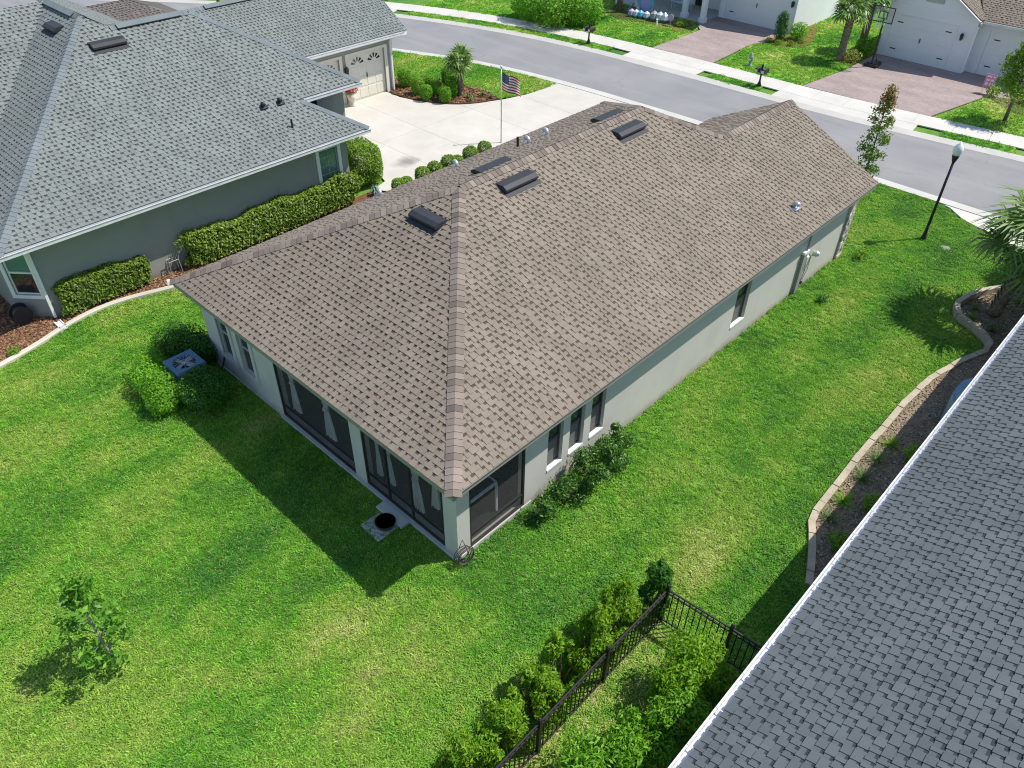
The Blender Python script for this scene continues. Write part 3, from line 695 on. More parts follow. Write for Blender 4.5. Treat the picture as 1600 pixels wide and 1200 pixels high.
H2LAWN = [(-27.9, 21.6), (-24.6, 22.95), (-21.5, 23.75), (-18.35, 24.2), (-18.25, 23.4), (-18.5, 21.6), (-18.9, 20.6), (-19.9, 20.9), (-22.0, 20.6), (-23.6, 19.8), (-24.6, 18.7), (-27, 19.5)]
lawn(H2LAWN, 110, TUFTS_FAR, .01, 'bright lawn in front of the grey house', 6)
fa, fb = offset(far, 2.87), far
def far_edge(x0, x1):
    return [p for p in offset([q for q in dense(far, .5) if x0 - 3 <= q[0] <= x1 + 3], 2.87) if x0 <= p[0] <= x1]
lawn(far_edge(-34, -18.5) + [(-18.4, 32.5), (-18.38, 37.1), (-19.25, 38.2), (-19.3, 44), (-36, 42)], 55, TUFTS_FAR, .012, 'lawn across the street with bushes', 7)
lawn(far_edge(-14.4, -9.5) + [(-9.42, 32.9), (-8.97, 37.0), (-9.05, 47), (-14.05, 47), (-14.15, 38.3), (-14.68, 36.8)], 62, TUFTS_FAR, .012, 'lawn across the street between the paver driveways', 8)
lawn(far_edge(-3.05, 8) + [(8, 40.9), (-.92, 40.9), (-.92, 38.55), (-2.12, 37.95)], 62, TUFTS_FAR, .012, 'lawn across the street under the leafy tree', 9)
for k, (x0, x1) in enumerate(((-32.8, -19.3), (-13.5, -10.3), (-2.3, 1.2))):
    q = [p for p in dense(far, .4) if x0 <= p[0] <= x1]; a, b = offset(q, .57), offset(q, 1.44)
    lawn(a + b[::-1], 60, TUFTS_FAR, .014, 'narrow grass verge along the far kerb', 20 + k)

# ================================================================== the brown-roofed house
P1, W, L1, L2, H = .492, 10.5, 17.76, 18.48, 2.75
hs = 'single storey pale stucco house with brown shingle hip roof'
house = thing('house', (-5.2, 9, 0), hs, 'house')
sl_ = math.sqrt(1 + P1 * P1)
RZ = H + P1 * W / 2; W2 = 6.98; WZ = H + P1 * W2 / 2
R1 = Roof(house, 'shingle_brown', 'cap_brown')
nR, nB, nLf, nF = Vector((P1, 0, 1)), Vector((0, -P1, 1)), Vector((-P1, 0, 1)), Vector((0, P1, 1))
hw = W / 2 * sl_
# right slope with the front wing's right slope, rear hip, left slope, front hip, wing left slope
R1.plane((0, 0, H), (0, 1, 0), (-1, 0, P1), [(0, 0), (L2, 0), (L2, W2 / 2 * sl_), (L1 - W2 / 2, W2 / 2 * sl_), (L1 - W / 2, hw), (W / 2, hw)])
R1.plane((-W, 0, H), (1, 0, 0), (0, 1, P1), [(0, 0), (W, 0), (W / 2, hw)])
R1.plane((-W, L1, H), (0, -1, 0), (1, 0, P1), [(0, 0), (L1, 0), (L1 - W / 2, hw), (W / 2, hw)])
R1.plane((0, L1, H), (-1, 0, 0), (0, -1, P1), [(W2 / 2, W2 / 2 * sl_), (6.2, (W2 - 6.2) * sl_), (6.9, 0), (W, 0), (W / 2, hw)], False)
WD = 6.2 - W2 / 2
R1.plane((-6.2, L2, WZ - P1 * WD), (0, -1, 0), (1, 0, P1), [(0, 0), (1.6, 0), (L2 - L1 + W2 / 2, WD * sl_), (0, WD * sl_)])
apex, rend = (-W / 2, W / 2, RZ), (-W / 2, L1 - W / 2, RZ)
R1.cap_line((0, 0, H), apex, nR, nB); R1.cap_line((-W, 0, H), apex, nB, nLf); R1.cap_line(apex, rend, nR, nLf)
R1.cap_line((-W2 / 2, L1 - W2 / 2, WZ), rend, nR, nF); R1.cap_line((-W2 / 2, L1 - W2 / 2, WZ), (-W2 / 2, L2, WZ), nR, nLf); R1.cap_line((-W, L1, H), rend, nLf, nF)
roof1 = R1.finish()
slope = lambda x: H + P1 * -x
for x, y in ((-4.8, 11.3), (-4.78, 6.75)): off_ridge_vent(roof1, (x, y, slope(x)), (0, 1, 0), (-1, 0, P1))
off_ridge_vent(roof1, (-5.28, 4.25, H + P1 * 4.25), (1, 0, 0), (0, 1, P1), .95)
for x, y in ((-6.1, 12.05), (-6.1, 7.2)): off_ridge_vent(roof1, (x, y, H + P1 * (x + W)), (0, -1, 0), (1, 0, P1))
gooseneck(roof1, (-.81, 14.26, slope(-.81)), (1, 0, -.1))
for x, y in ((-7.98, 11.54), (-7.87, 10.57), (-10.1, 6.53)): gooseneck(roof1, (x, y, H + P1 * (x + W)), (-1, .2, 0))
gooseneck(roof1, (-9.4, 9.0, H + P1 * 1.1), (-1, .2, 0))
m = MB(); m.tube([(-8.04, 10.27, 3.85), (-8.04, 10.27, 4.28)], .04, 8); m.build('vent_pipe', 'plastic_black', roof1)
# fascia and soffit round the eaves
def eave_boards(house, pts, mat, z1, hgt, th=.03):
    for a, b in zip(pts, pts[1:]):
        a_, b_ = Vector((*a, z1 - hgt / 2)), Vector((*b, z1 - hgt / 2)); t = (b_ - a_).normalized(); n = Vector((t.y, -t.x, 0))
        m = MB(); m.obox((a_ + b_) / 2 - n * th / 2, (b_ - a_) / 2, n * th / 2, Vector((0, 0, hgt / 2))); m.build('fascia', mat, house)
eave_boards(house, [(-W + .02, L1 - .03), (-W + .02, .02), (-.02, .02), (-.02, L2 - .02)], 'fascia_taupe', H - .015, .15)
m = MB(); m.box(-W + .05, -.05, .05, L1 - .05, H - .175, H - .155); m.box(-6.1, -.05, L1 - .05, L2 - .04, H - .178, H - .158); m.build('soffit', 'soffit', house)
# drip edge, a thin pale line under the shingles
for a, b in (((-W, -.008), (0, -.008)), ((.008, 0), (.008, L2))):
    m = MB(); m.bar((*a, H - .012), (*b, H - .012), .012, .02); m.build('drip_edge', 'fascia_taupe', house)
# walls
XR, YB, XL, ZT = -.47, .47, -10.3, H - .155
rw = [(.83, 2.52, .09, 2.42), (3.26, 3.78, .66, 2.2), (4.02, 4.54, .66, 2.2), (4.79, 5.31, .66, 2.2), (11.15, 11.9, .62, 2.2)]
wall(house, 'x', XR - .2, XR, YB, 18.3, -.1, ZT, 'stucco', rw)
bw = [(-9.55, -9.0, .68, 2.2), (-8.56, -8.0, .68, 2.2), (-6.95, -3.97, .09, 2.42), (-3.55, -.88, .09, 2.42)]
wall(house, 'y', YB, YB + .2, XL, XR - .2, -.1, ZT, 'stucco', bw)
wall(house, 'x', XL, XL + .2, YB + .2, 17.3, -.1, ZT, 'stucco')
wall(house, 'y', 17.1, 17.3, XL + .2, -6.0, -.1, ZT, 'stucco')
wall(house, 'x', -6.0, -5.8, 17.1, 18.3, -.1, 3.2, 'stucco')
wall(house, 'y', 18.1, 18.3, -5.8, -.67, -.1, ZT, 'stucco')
m = MB(); m.face([(-.1, 18.3, H - .1), (-6.2, 18.3, 3.12), (-W2 / 2, 18.3, WZ - .03)]); m.build('gable', 'stucco', house)
# stone veneer at the front corner, stone by stone
stn = MB(); stn.box(XR, XR + .012, 18.0, 18.3, 0, ZT); ven = stn.build('stone_veneer', 'block_tan', house)
plain('stone_pink', (.50, .41, .37), .9, .22, 5, .15, 25, .6, 25); plain('stone_grey', (.36, .33, .32), .9, .2, 5, .15, 25, .6, 25); plain('stone_cream', (.62, .55, .47), .9, .15, 5, .15, 25, .6, 25)
rs = random.Random(5); z = .01
while z < ZT - .1:
    h = rs.uniform(.09, .15); y = 17.98
    while y < 18.36:
        w = min(rs.uniform(.1, .24), 18.38 - y); m = MB(); d = rs.uniform(.05, .08)
        m.obox(Vector((XR + d / 2 + .013, y + w / 2, z + h / 2)), Vector((d / 2, 0, 0)), Vector((0, w / 2 - .008, rs.uniform(-.006, .006))), Vector((0, 0, h / 2 - .008)))
        m.build('stone', rs.choice(('stone_pink', 'stone_grey', 'stone_cream')), ven); y += w
    z += h
# windows
for a0, a1, z0, z1 in rw[1:]: window(house, 'x', XR, 1, a0, a1, z0, z1, 'window_frame', 'glass', 'white_trim', 'insect_screen', inset=.12)
for a0, a1, z0, z1 in bw[:2]: window(house, 'y', YB, -1, a0, a1, z0, z1, 'window_frame_pale', 'glass_dark', None, surround='stucco', inset=.08)
# porch slab edge, floor, inner walls, ceiling
m = MB(); m.box(-7.0, XR + .02, YB - .07, 2.75, -.08, .085); m.box(XL - .03, -7.0, YB - .03, YB - .001, -.08, .05); m.build('floor_slab', 'slab_concrete', house)
wall(house, 'y', 2.75, 2.9, -7.1, XR - .2, 0, ZT, 'interior_shade', [(-5.6, -2.6, .09, 2.15)])
wall(house, 'x', -7.1, -6.95, YB + .2, 2.75, .086, ZT, 'interior_shade')
m = MB(); m.box(-6.94, XR - .21, YB + .21, 2.74, ZT - .12, ZT - .1); m.build('ceiling', 'interior_shade', house)
m = MB(); m.box(-6.94, XR - .21, YB + .21, 2.74, .0855, .092); m.build('porch_floor', 'porch_floor_shade', house)
g = MB(); g.box(-5.6, -2.6, 2.8, 2.82, .09, 2.15); sd = g.build('sliding_door', 'glass_dark', house)
m = MB()
for x in (-5.6, -4.6, -3.6, -2.65): m.box(x, x + .06, 2.72, 2.79, .09, 2.15)
m.box(-5.54, -2.65, 2.725, 2.785, 2.08, 2.14); m.build('frame', 'white_trim', sd)
def lanai_screen(axis, face, a0, a1, z0, z1, posts, door=None):
    m = MB(); b = lambda l, r, lo, hi, mm, d0=-.06, d1=-.01: mm.box(face + d0, face + d1, l, r, lo, hi) if axis == 'x' else mm.box(l, r, face - d1, face - d0, lo, hi)
    b(a0 + .002, a0 + .05, z0, z1, m); b(a1 - .05, a1 - .002, z0, z1, m); b(a0 + .05, a1 - .05, z0, z0 + .06, m); b(a0 + .05, a1 - .05, z1 - .06, z1 - .002, m)
    for p in posts: b(p - .025, p + .025, z0 + .06, z1 - .06, m)
    b(a0 + .05, a1 - .05, z0 + .36, z0 + .41, m, -.055, -.012)
    s = m.build('screen', 'bronze_metal', house)
    edges = [a0 + .05] + [q for p in posts for q in (p - .025, p + .025)] + [a1 - .05]
    for l, r in zip(edges[::2], edges[1::2]):
        k = MB(); b(l, r, z0 + .06, z1 - .06, k, -.036, -.034); k.build('mesh_panel', 'lanai_screen', s)
    return s
lanai_screen('y', YB, -6.95, -3.97, .09, 2.42, []); lanai_screen('y', YB, -3.55, -.88, .09, 2.42, [-2.75, -1.95]); lanai_screen('x', XR, .83, 2.52, .09, 2.42, [])
# conduit, meter and panel boxes on the side wall
m = MB(); m.box(XR + .001, XR + .1, 15.0, 15.22, .0, 1.42); eb = m.build('electric_panel', 'stucco_grey', house)
m = MB(); m.box(XR + .001, XR + .12, 14.98, 15.3, 1.42, 1.5); m.build('box_cover', 'white_trim', house)
m = MB(); m.box(XR + .001, XR + .07, 15.42, 15.62, .75, 1.15); mt = m.build('meter_box', 'cream_trim', house)
m = MB(); m.tube([(XR + .07, 15.68, 1.22), (XR + .2, 15.72, 1.22)], .1, 14); m.tube([(XR + .2, 15.72, 1.22), (XR + .27, 15.74, 1.22)], [.095, .06], 14); m.build('meter_dome', 'galvanized', mt)
m = MB(); m.tube([(XR + .06, 15.2, 1.49), (XR + .06, 15.2, ZT)], .03, 8); m.tube([(XR + .05, 15.5, .75), (XR + .05, 15.42, .35), (XR + .05, 15.36, .1)], .016, 6); m.tube([(XR + .05, 15.7, 1.1), (XR + .05, 15.68, .6), (XR + .05, 15.5, .3)], .012, 6); m.build('conduit', 'stucco_grey', house)
m = MB(); m.tube([(XR + .001, 15.42, .24), (XR + .09, 15.42, .24)], .06, 12); m.build('cleanout_cap', 'plastic_black', house)

# curtains tied in the middle, hung inside the porch screens
def curtain(x, y, w, label, z0=.2, z1=2.38):
    m = MB(); n, r = 14, 20; rows = []
    for j in range(r + 1):
        f = j / r; z = z1 + (z0 - z1) * f
        k = .2 + .8 * (abs(f - .56) / .56) ** .8 if f < .56 else .2 + .5 * ((f - .56) / .44) ** .7
        k = min(k, 1.0); rows.append([(x + (i / n - .5) * w * k + (.42 - f) * 0, y + math.sin(i * 2.4) * .035 * (.4 + k), z) for i in range(n + 1)])
    for j in range(r):
        for i in range(n): m.face([rows[j][i], rows[j + 1][i], rows[j + 1][i + 1], rows[j][i + 1]])
    o = m.build('curtain', 'curtain_cloth', smooth=True, origin=(x, y, z0)); tag(o, label, 'curtain', 'white curtains tied back in the screened porch')
    t = MB(); t.lathe([(w * .13, 0), (w * .14, .03), (w * .13, .06)], (x, y, z1 + (z0 - z1) * .56 - .03), 10); t.build('tie', 'curtain_cloth', o)
CL = ['white tied curtain nearest the rear windows in the screened porch', 'white tied curtain left of the porch column', 'narrow white curtain just right of the porch column', 'white curtain beside the porch screen door',
      'wide white tied curtain left of the porch corner post', 'short white curtain next to the porch corner post']
for (x, w, z0), l in zip(((-6.72, .5, .2), (-5.3, .62, .2), (-3.38, .26, .3), (-3.0, .45, .3), (-2.08, .62, .15), (-1.45, .35, .7)), CL): curtain(x, .74, w, l, z0)
# white tubular table in the porch corner
t = thing('patio_table', (-1.3, 1.5, .085), 'white framed patio table inside the screened porch corner', 'table')
m = MB(); m.box(-1.75, -.85, 1.15, 1.95, .98, 1.02); m.build('table_top', 'glass_dark', t)
m = MB()
for a, b in (((-1.78, 1.12), (-.82, 1.12)), ((-.82, 1.12), (-.82, 1.98)), ((-.82, 1.98), (-1.78, 1.98)), ((-1.78, 1.98), (-1.78, 1.12))): m.bar((*a, 1.0), (*b, 1.0), .05)
m.build('table_frame', 'white_trim', t)
for x in (-1.78, -.82):
    for y in (1.12, 1.98): m = MB(); m.bar((x, y, .086), (x, y, .97), .045); m.build('leg', 'white_trim', t)

# ================================================================== grey neighbour
P2, XE, YE0 = .6, -14.85, -2.65
grey = thing('house', (-21, 6, 0), 'grey stucco house with pale grey shingle roof and white gutters', 'house')
s2 = math.sqrt(1 + P2 * P2); R2 = Roof(grey, 'shingle_grey', 'cap_grey')
# right slope
yC, dB = 10.87, 1.6; dR = 5.56; yR = yC - (dR - dB); dX = 6.15; yX = YE0 + dX
nB_ = round(dB * s2 / E_COURSE); dB = nB_ * E_COURSE / s2
R2.plane((XE, 0, H), (0, 1, 0), (-1, 0, P2), [(YE0, 0), (9.86, 0), (9.86 - dB, dB * s2), (YE0 + dB, dB * s2)])
R2.plane((XE - dB, 0, H + P2 * dB), (0, 1, 0), (-1, 0, P2), [(YE0 + dB, 0), (yC, 0), (yR, (dR - dB) * s2), (yX + (dX - dR), (dR - dB) * s2), (yX, (dX - dB) * s2)])
# rear slope up to the cross ridge, valley against the rear wing
xv = lambda d: XE - 2.5 - d          # valley x at height d
R2.plane((-40, YE0, H), (1, 0, 0), (0, 1, P2), [(40 + XE - 2.5, 0), (40 + XE, 0), (40 + XE - dX, dX * s2), (40 + xv(dX), dX * s2)])
# rear wing right slope (left of the valley) and the front slope of the cross roof
R2.plane((XE - 2.5, -12, H), (0, 1, 0), (-1, 0, P2), [(0, 0), (12 + YE0, 0), (12 + yX, dX * s2), (0, dX * s2)])
R2.plane((-20, yX + dX, H), (-1, 0, 0), (0, -1, P2), [(0, 0), (12, 0), (12, dX * s2), (dX + XE + 20 - 4, dX * s2), (-XE * 0 + .4, (dR) * s2)])
R2.plane((XE - dB, yC, H + P2 * dB), (-1, 0, 0), (0, -1, P2), [(0, 0), (8, 0), (dR - dB, (dR - dB) * s2)], False)
R2.plane((XE, 9.86, H), (-1, 0, 0), (0, -1, P2), [(0, 0), (4.5, 0), (4.5, dB * s2), (dB, dB * s2)], False)
R2.plane((XE - 2 * dR, 12, H), (0, -1, 0), (1, 0, P2), [(0, 0), (12 - yX, 0), (12 - yX - (dX - dR), dR * s2), (12 - yR, dR * s2)], False)
# garage wing
XG, dG = -22.85, 3.1
R2.plane((XG, 6, H), (0, 1, 0), (-1, 0, P2), [(0, 0), (12.48, 0), (12.48, dG * s2), (0, dG * s2)])
R2.plane((XG - 2 * dG, 18.48, H), (0, -1, 0), (1, 0, P2), [(0, 0), (12.48, 0), (12.48, dG * s2), (0, dG * s2)], False)
r_, b_, f_, l_ = Vector((P2, 0, 1)), Vector((0, -P2, 1)), Vector((0, P2, 1)), Vector((-P2, 0, 1))
zh = lambda d: H + P2 * d
R2.cap_line((XE, YE0, H), (XE - dX, yX, zh(dX)), r_, b_); R2.cap_line((XE, 9.86, H), (XE - dB, 9.86 - dB, zh(dB)), r_, f_); R2.cap_line((XE - dB, yC, zh(dB)), (XE - dR, yR, zh(dR)), r_, f_)
R2.cap_line((XE - dR, yX + dX - dR, zh(dR)), (XE - dR, yR, zh(dR)), r_, l_); R2.cap_line((XE - dX, yX, zh(dX)), (XE - dX - 3, yX, zh(dX)), b_, f_); R2.cap_line((XG - dG, 8, zh(dG)), (XG - dG, 18.48, zh(dG)), r_, l_)
roof2 = R2.finish()
# continuous ridge vents show as dark slots under raised caps
for a, b, n1 in (((XE - dR, 4.3, zh(dR)), (XE - dR, 6.5, zh(dR)), r_), ((XE - dX - .25, yX, zh(dX)), (XE - dX - 2.4, yX, zh(dX)), b_), ((XG - dG, 10.2, zh(dG)), (XG - dG, 17.5, zh(dG)), r_)):
    a, b = Vector(a), Vector(b); d = (b - a).normalized(); w = d.cross(n1.normalized()); w = -w if w.z > 0 else w
    m = MB(); m.obox((a + b) / 2 + w * .16 + n1.normalized() * .035, (b - a) / 2, w * .02, n1.normalized() * .03); m.build('ridge_vent', 'vent_black', roof2)
    m = MB(); m.obox((a + b) / 2 + w * .08 + n1.normalized() * .075, (b - a) / 2, w * .105, n1.normalized() * .012); m.build('vent_cap', 'cap_grey', roof2)
on2 = lambda x, y: (x, y, H + P2 * (XE - x))
off_ridge_vent(roof2, on2(-19.86, 3.7), (0, 1, 0), (-1, 0, P2), 1.1); off_ridge_vent(roof2, (-21.64, 2.85, H + P2 * (2.85 - YE0)), (1, 0, 0), (0, 1, P2), .85)
for x, y in ((-16.6, 6.85), (-16.58, 7.49)): gooseneck(roof2, on2(x, y), (1, 0, -.1), 'vent_black', .055)
m = MB(); p = Vector(on2(-15.64, 7.28)); m.tube([p, p + Vector((0, 0, .3))], .035, 8); m.obox(p, (.1, 0, -.06), (0, .1, 0), (.003, 0, .006)); m.build('vent_pipe', 'plastic_black', roof2)
eave_boards(grey, [(XG - .6, YE0 + .02), (XE - .02, YE0 + .02), (XE - .02, 9.84)], 'white_trim', H - .015, .17)
eave_boards(grey, [(XE - dB - .02, 8.3), (XE - dB - .02, yC - .02)], 'white_trim', zh(dB) - .015, .19); eave_boards(grey, [(XG - .02, 11), (XG - .02, 18.46)], 'white_trim', H - .015, .2)
gutter(grey, XE, XE, YE0, 9.84, H - .02, (1, 0)); gutter(grey, XE - dB, XE - dB, 8.4, yC, zh(dB) - .02, (1, 0)); gutter(grey, XG, XG, 11.6, 18.2, H - .02, (1, 0))
m = MB(); m.box(-21.5, XE - .03, YE0 + .03, 9.83, H - .19, H - .17); m.box(-21.5, XE - dB - .03, 9.84, yC - .03, zh(dB) - .19, zh(dB) - .17); m.box(XG - 6.1, XG - .03, 11, 18.44, H - .21, H - .19); m.build('soffit', 'soffit', grey)
XW = -15.5
gw = [(8.03, 8.82, .95, 2.2)]
wall(grey, 'x', XW - .2, XW, -1.75, 9.25, -.1, H - .19, 'stucco_grey', gw)
window(grey, 'x', XW, 1, 8.03, 8.82, .95, 2.2, 'window_frame_pale', 'glass_teal', None, rail=False, muntins=(2, 4), surround='white_trim', inset=.06)
wall(grey, 'y', -2.46, -2.26, -20, -16.32, -.1, H - .19, 'stucco_grey')
def slant_wall(house, p0, p1, z0, z1, ops_z, mat):
    '''wall on a slant from p0 to p1 with one window between the fractions ops_z[:2] and heights ops_z[2:]'''
    a, b = Vector((*p0, 0)), Vector((*p1, 0)); t = (b - a); L = t.length; t /= L; n = Vector((t.y, -t.x, 0)); l, r, w0, w1 = ops_z
    def bx(m, s0, s1, h0, h1, d0, d1): m.obox(a + t * (s0 + s1) / 2 * L + n * (d0 + d1) / 2 + Vector((0, 0, (h0 + h1) / 2)), t * (s1 - s0) * L / 2, n * (d1 - d0) / 2, Vector((0, 0, (h1 - h0) / 2)))
    m = MB(); bx(m, 0, l, z0, z1, -.18, 0); bx(m, r, 1, z0, z1, -.18, 0); bx(m, l, r, z0, w0, -.18, 0); bx(m, l, r, w1, z1, -.18, 0); m.build('wall', mat, house)
    f = .045 / L; m = MB(); bx(m, l, l + f, w0, w1, -.1, -.04); bx(m, r - f, r, w0, w1, -.1, -.04); bx(m, l + f, r - f, w0, w0 + .045, -.1, -.04); bx(m, l + f, r - f, w1 - .045, w1, -.1, -.04); zm = (w0 + w1) / 2; bx(m, l + f, r - f, zm - .025, zm + .025, -.1, -.03)
    w = m.build('window', 'white_trim', house)
    m = MB(); bx(m, l + f, r - f, zm + .025, w1 - .045, -.085, -.075); m.build('pane', 'glass_teal', w); m = MB(); bx(m, l + f, r - f, w0 + .045, zm - .025, -.075, -.065); m.build('pane', 'glass_dark', w)
    m = MB(); g = .11 / L
    for q in ((l - g, l, w0 - .11, w1 + .11), (r, r + g, w0 - .11, w1 + .11), (l, r, w1, w1 + .11), (l, r, w0 - .11, w0)): bx(m, *q, .001, .035)
    m.build('surround', 'white_trim', w)
slant_wall(grey, (-16.32, -2.46), (-15.5, -1.75), -.1, H - .19, (.15, .85, .8, 2.25), 'stucco_grey')
wall(grey, 'y', 9.05, 9.25, -20, XW - .2, -.1, H - .19, 'stucco_grey')
wall(grey, 'x', -17.2, -17.0, 9.25, 10.4, -.1, zh(dB) - .19, 'stucco_grey'); wall(grey, 'y', 10.2, 10.4, -24, -17.2, -.1, zh(dB) - .19, 'stucco_grey')
gd = [(15.25, 17.35, .0, 2.1), (12.75, 14.75, .0, 2.1)]
wall(grey, 'x', -23.5, -23.3, 10.4, 17.85, -.1, H - .21, 'stucco_grey', gd); wall(grey, 'y', 17.65, 17.85, -28.4, -23.5, -.1, H - .2, 'stucco_grey')
m = MB(); m.face([(XG, 17.85, H), (XG - dG, 17.85, zh(dG) - .04), (XG - 2 * dG, 17.85, H)]); m.build('gable', 'stucco_grey', grey)
for d0, d1, z0, z1 in gd:
    m = MB(); m.box(-23.44, -23.4, d0 + .002, d1 - .002, .0, 2.098); gdr = m.build('garage_door', 'cream_trim', grey)
    for i in range(4):
        for j in range(4):
            m = MB(); a = d0 + .08 + j * (d1 - d0 - .12) / 4; m.box(-23.4, -23.388, a, a + (d1 - d0) / 4 - .1, .08 + i * .51, .5 + i * .51)
            if i < 3: m.build('door_panel', 'cream_trim', gdr)
    for c in (d0 + (d1 - d0) * .27, d0 + (d1 - d0) * .73):
        for k in range(5):
            a = math.radians(20 + k * 35); m = MB(); ca, sa = math.cos(a), math.sin(a); px = Vector((0, -sa, ca)) * .035
            i_, o_ = Vector((-23.386, c + ca * .14, 1.62 + sa * .14)), Vector((-23.386, c + ca * .36, 1.62 + sa * .32)); m.face([i_ - px * .5, o_ - px * 1.6, o_ + px * 1.6, i_ + px * .5]); m.build('fan_pane', 'glass_dark', gdr)
    m = MB(); m.box(-23.39, -23.36, (d0 + d1) / 2 - .02, (d0 + d1) / 2 + .02, .95, 1.15); m.build('handle', 'bronze_metal', gdr)
    m = MB()
    for l, r, b, t in ((d0 - .16, d0, 0, 2.22), (d1, d1 + .16, 0, 2.22), (d0, d1, 2.1, 2.22)): m.box(-23.31, -23.27, l, r, b, t)
    m.build('door_trim', 'cream_trim', gdr)
def wall_lamp(house, p, out):
    p = Vector(p); o = Vector(out); m = MB(); m.obox(p + o * .02, o * .02, o.cross(Vector((0, 0, 1))) * .05, Vector((0, 0, .12)))
    q = p + o * .14; m.lathe([(.02, .2), (.09, .12), (.08, .1), (.06, -.12), (.03, -.16)], q, 8); m.bar(p + Vector((0, 0, .08)), q + Vector((0, 0, .18)), .02)
    return m.build('wall_lamp', 'bronze_metal', house)
wall_lamp(grey, (-23.27, 15.03, 1.55), (1, 0, 0))
for x, y, z0, z1, jog in ((XW + .06, -1.8, .1, H - .2, .5), (-23.25, 17.72, .05, H - .2, .3)):
    m = MB(); m.bar((x, y, z0), (x, y, z1 - .25), .1, .075); m.bar((x, y, z1 - .25), (x + jog, y, z1 + .08), .1, .075)
    m.build('downspout', 'white_trim', grey)

# ================================================================== dark slate roof of the neighbour at the right edge
slate = thing('house', (12, 6, 0), 'house under slate grey shingles with white gutter, cut by the right edge', 'house')
R3 = Roof(slate, 'shingle_slate', 'cap_grey', e=.152, th=.014)
XS = 5.84; P3 = .5; s3 = math.sqrt(1 + P3 * P3)
R3.plane((XS, 24, H), (0, -1, 0), (1, 0, P3), [(0, 0), (32, 0), (32, 6.5 * s3), (0, 6.5 * s3)])
R3.plane((XS + 13, -8, H), (0, 1, 0), (-1, 0, P3), [(0, 0), (32, 0), (32, 6.5 * s3), (0, 6.5 * s3)], False)
roof3 = R3.finish()
eave_boards(slate, [(XS + .02, 23.9), (XS + .02, -7.9)], 'white_trim', H - .015, .18)
gutter(slate, XS, XS, -8, 24, H - .02, (-1, 0))
for k in range(42):
    y = -7.6 + k * .75; m = MB(); m.bar((XS - .125, y, H - .012), (XS + .05, y, H - .008), .018, .006); m.build('gutter_strap', 'steel', slate)
m = MB(); m.box(XS + .05, XS + 12.9, -7.9, 23.9, H - .2, H - .18); m.build('soffit', 'soffit', slate)
wall(slate, 'x', XS + .5, XS + .7, -7.4, 23.4, -.1, H - .2, 'stucco'); wall(slate, 'x', XS + 12.3, XS + 12.5, -7.4, 23.4, -.1, H - .2, 'stucco')
wall(slate, 'y', 23.2, 23.4, XS + .7, XS + 12.3, -.1, 4.3, 'stucco'); wall(slate, 'y', -7.4, -7.2, XS + .7, XS + 12.3, -.1, 4.3, 'stucco')

# ================================================================== houses across the street
def far_house(label, loc):
    return thing('house', loc, label, 'house')
hb = far_house('white house across the street with two garage doors and brown roof', (-4, 44, 0))
gB = [(-8.6, -5.2, 0, 2.2)]
wall(hb, 'y', 40.55, 40.75, -8.95, -4.55, -.1, 2.75, 'stucco_white', gB); wall(hb, 'x', -8.95, -8.75, 40.75, 46, -.1, 2.75, 'stucco_white'); wall(hb, 'x', -4.55, -4.35, 40.55, 41.1, -.1, 2.75, 'stucco_white')
wall(hb, 'y', 41.1, 41.3, -4.35, 2.5, -.1, 2.65, 'stucco_white', [(-3.8, -1.5, 0, 2.15)]); wall(hb, 'x', 2.3, 2.5, 41.3, 46, -.1, 2.65, 'stucco_white')
def plank_door(house, x0, x1, y, z1, hw=.16):
    m = MB(); m.box(x0 + .003, x1 - .003, y + .05, y + .09, 0, z1 - .003); d = m.build('garage_door', 'white_door', house); n = 4; h = z1 / n
    for i in range(n):
        m = MB(); m.box(x0 + .02, x1 - .02, y + .035, y + .05, i * h + .012, (i + 1) * h - .012); m.build('door_panel', 'white_door', d)
    for x in (x0 + .28, x1 - .28 - .3):
        for z in (.45, z1 - .4): m = MB(); m.box(x, x + .3, y + .022, y + .034, z, z + .05); m.build('strap_hinge', 'black_metal', d)
    m = MB(); m.box((x0 + x1) / 2 - .025, (x0 + x1) / 2 + .025, y + .01, y + .034, z1 * .45, z1 * .45 + .24); m.build('handle', 'black_metal', d)
plank_door(hb, -8.6, -5.2, 40.55, 2.2); plank_door(hb, -3.8, -1.5, 41.1, 2.15)
wall_lamp(hb, (-4.9, 40.55, 1.75), (0, -1, 0))
RB = Roof(hb, 'shingle_brown', 'cap_brown', singles=0); PB = .6; sB = math.sqrt(1 + PB * PB); cx, hwB = -6.75, 2.55
RB.plane((cx + hwB, 40.25, 2.72), (0, 1, 0), (-1, 0, PB), [(0, 0), (6, 0), (6, hwB * sB), (0, hwB * sB)])
RB.plane((cx - hwB, 46.25, 2.72), (0, -1, 0), (1, 0, PB), [(0, 0), (6, 0), (6, hwB * sB), (0, hwB * sB)])
RB.plane((-4.2, 40.65, 2.66), (1, 0, 0), (0, 1, .5), [(0, 0), (7.2, 0), (7.2, 5), (-1.8, 5), (-1.2, 2.2)])
RB.finish()
m = MB(); m.face([(cx - hwB + .2, 40.56, 2.75), (cx + hwB - .2, 40.56, 2.75), (cx, 40.56, 2.75 + (hwB - .2) * PB)]); m.build('gable', 'stucco_white', hb)
m = MB()
for sx in (-1, 1): m.bar((cx + sx * hwB, 40.22, 2.66), (cx, 40.22, 2.66 + hwB * PB), .16, .03)
m.build('rake_board', 'white_trim', hb); m = MB(); m.box(cx - .45, cx + .45, 40.5, 40.555, 3.05, 3.4); m.build('gable_vent', 'window_frame_pale', hb)
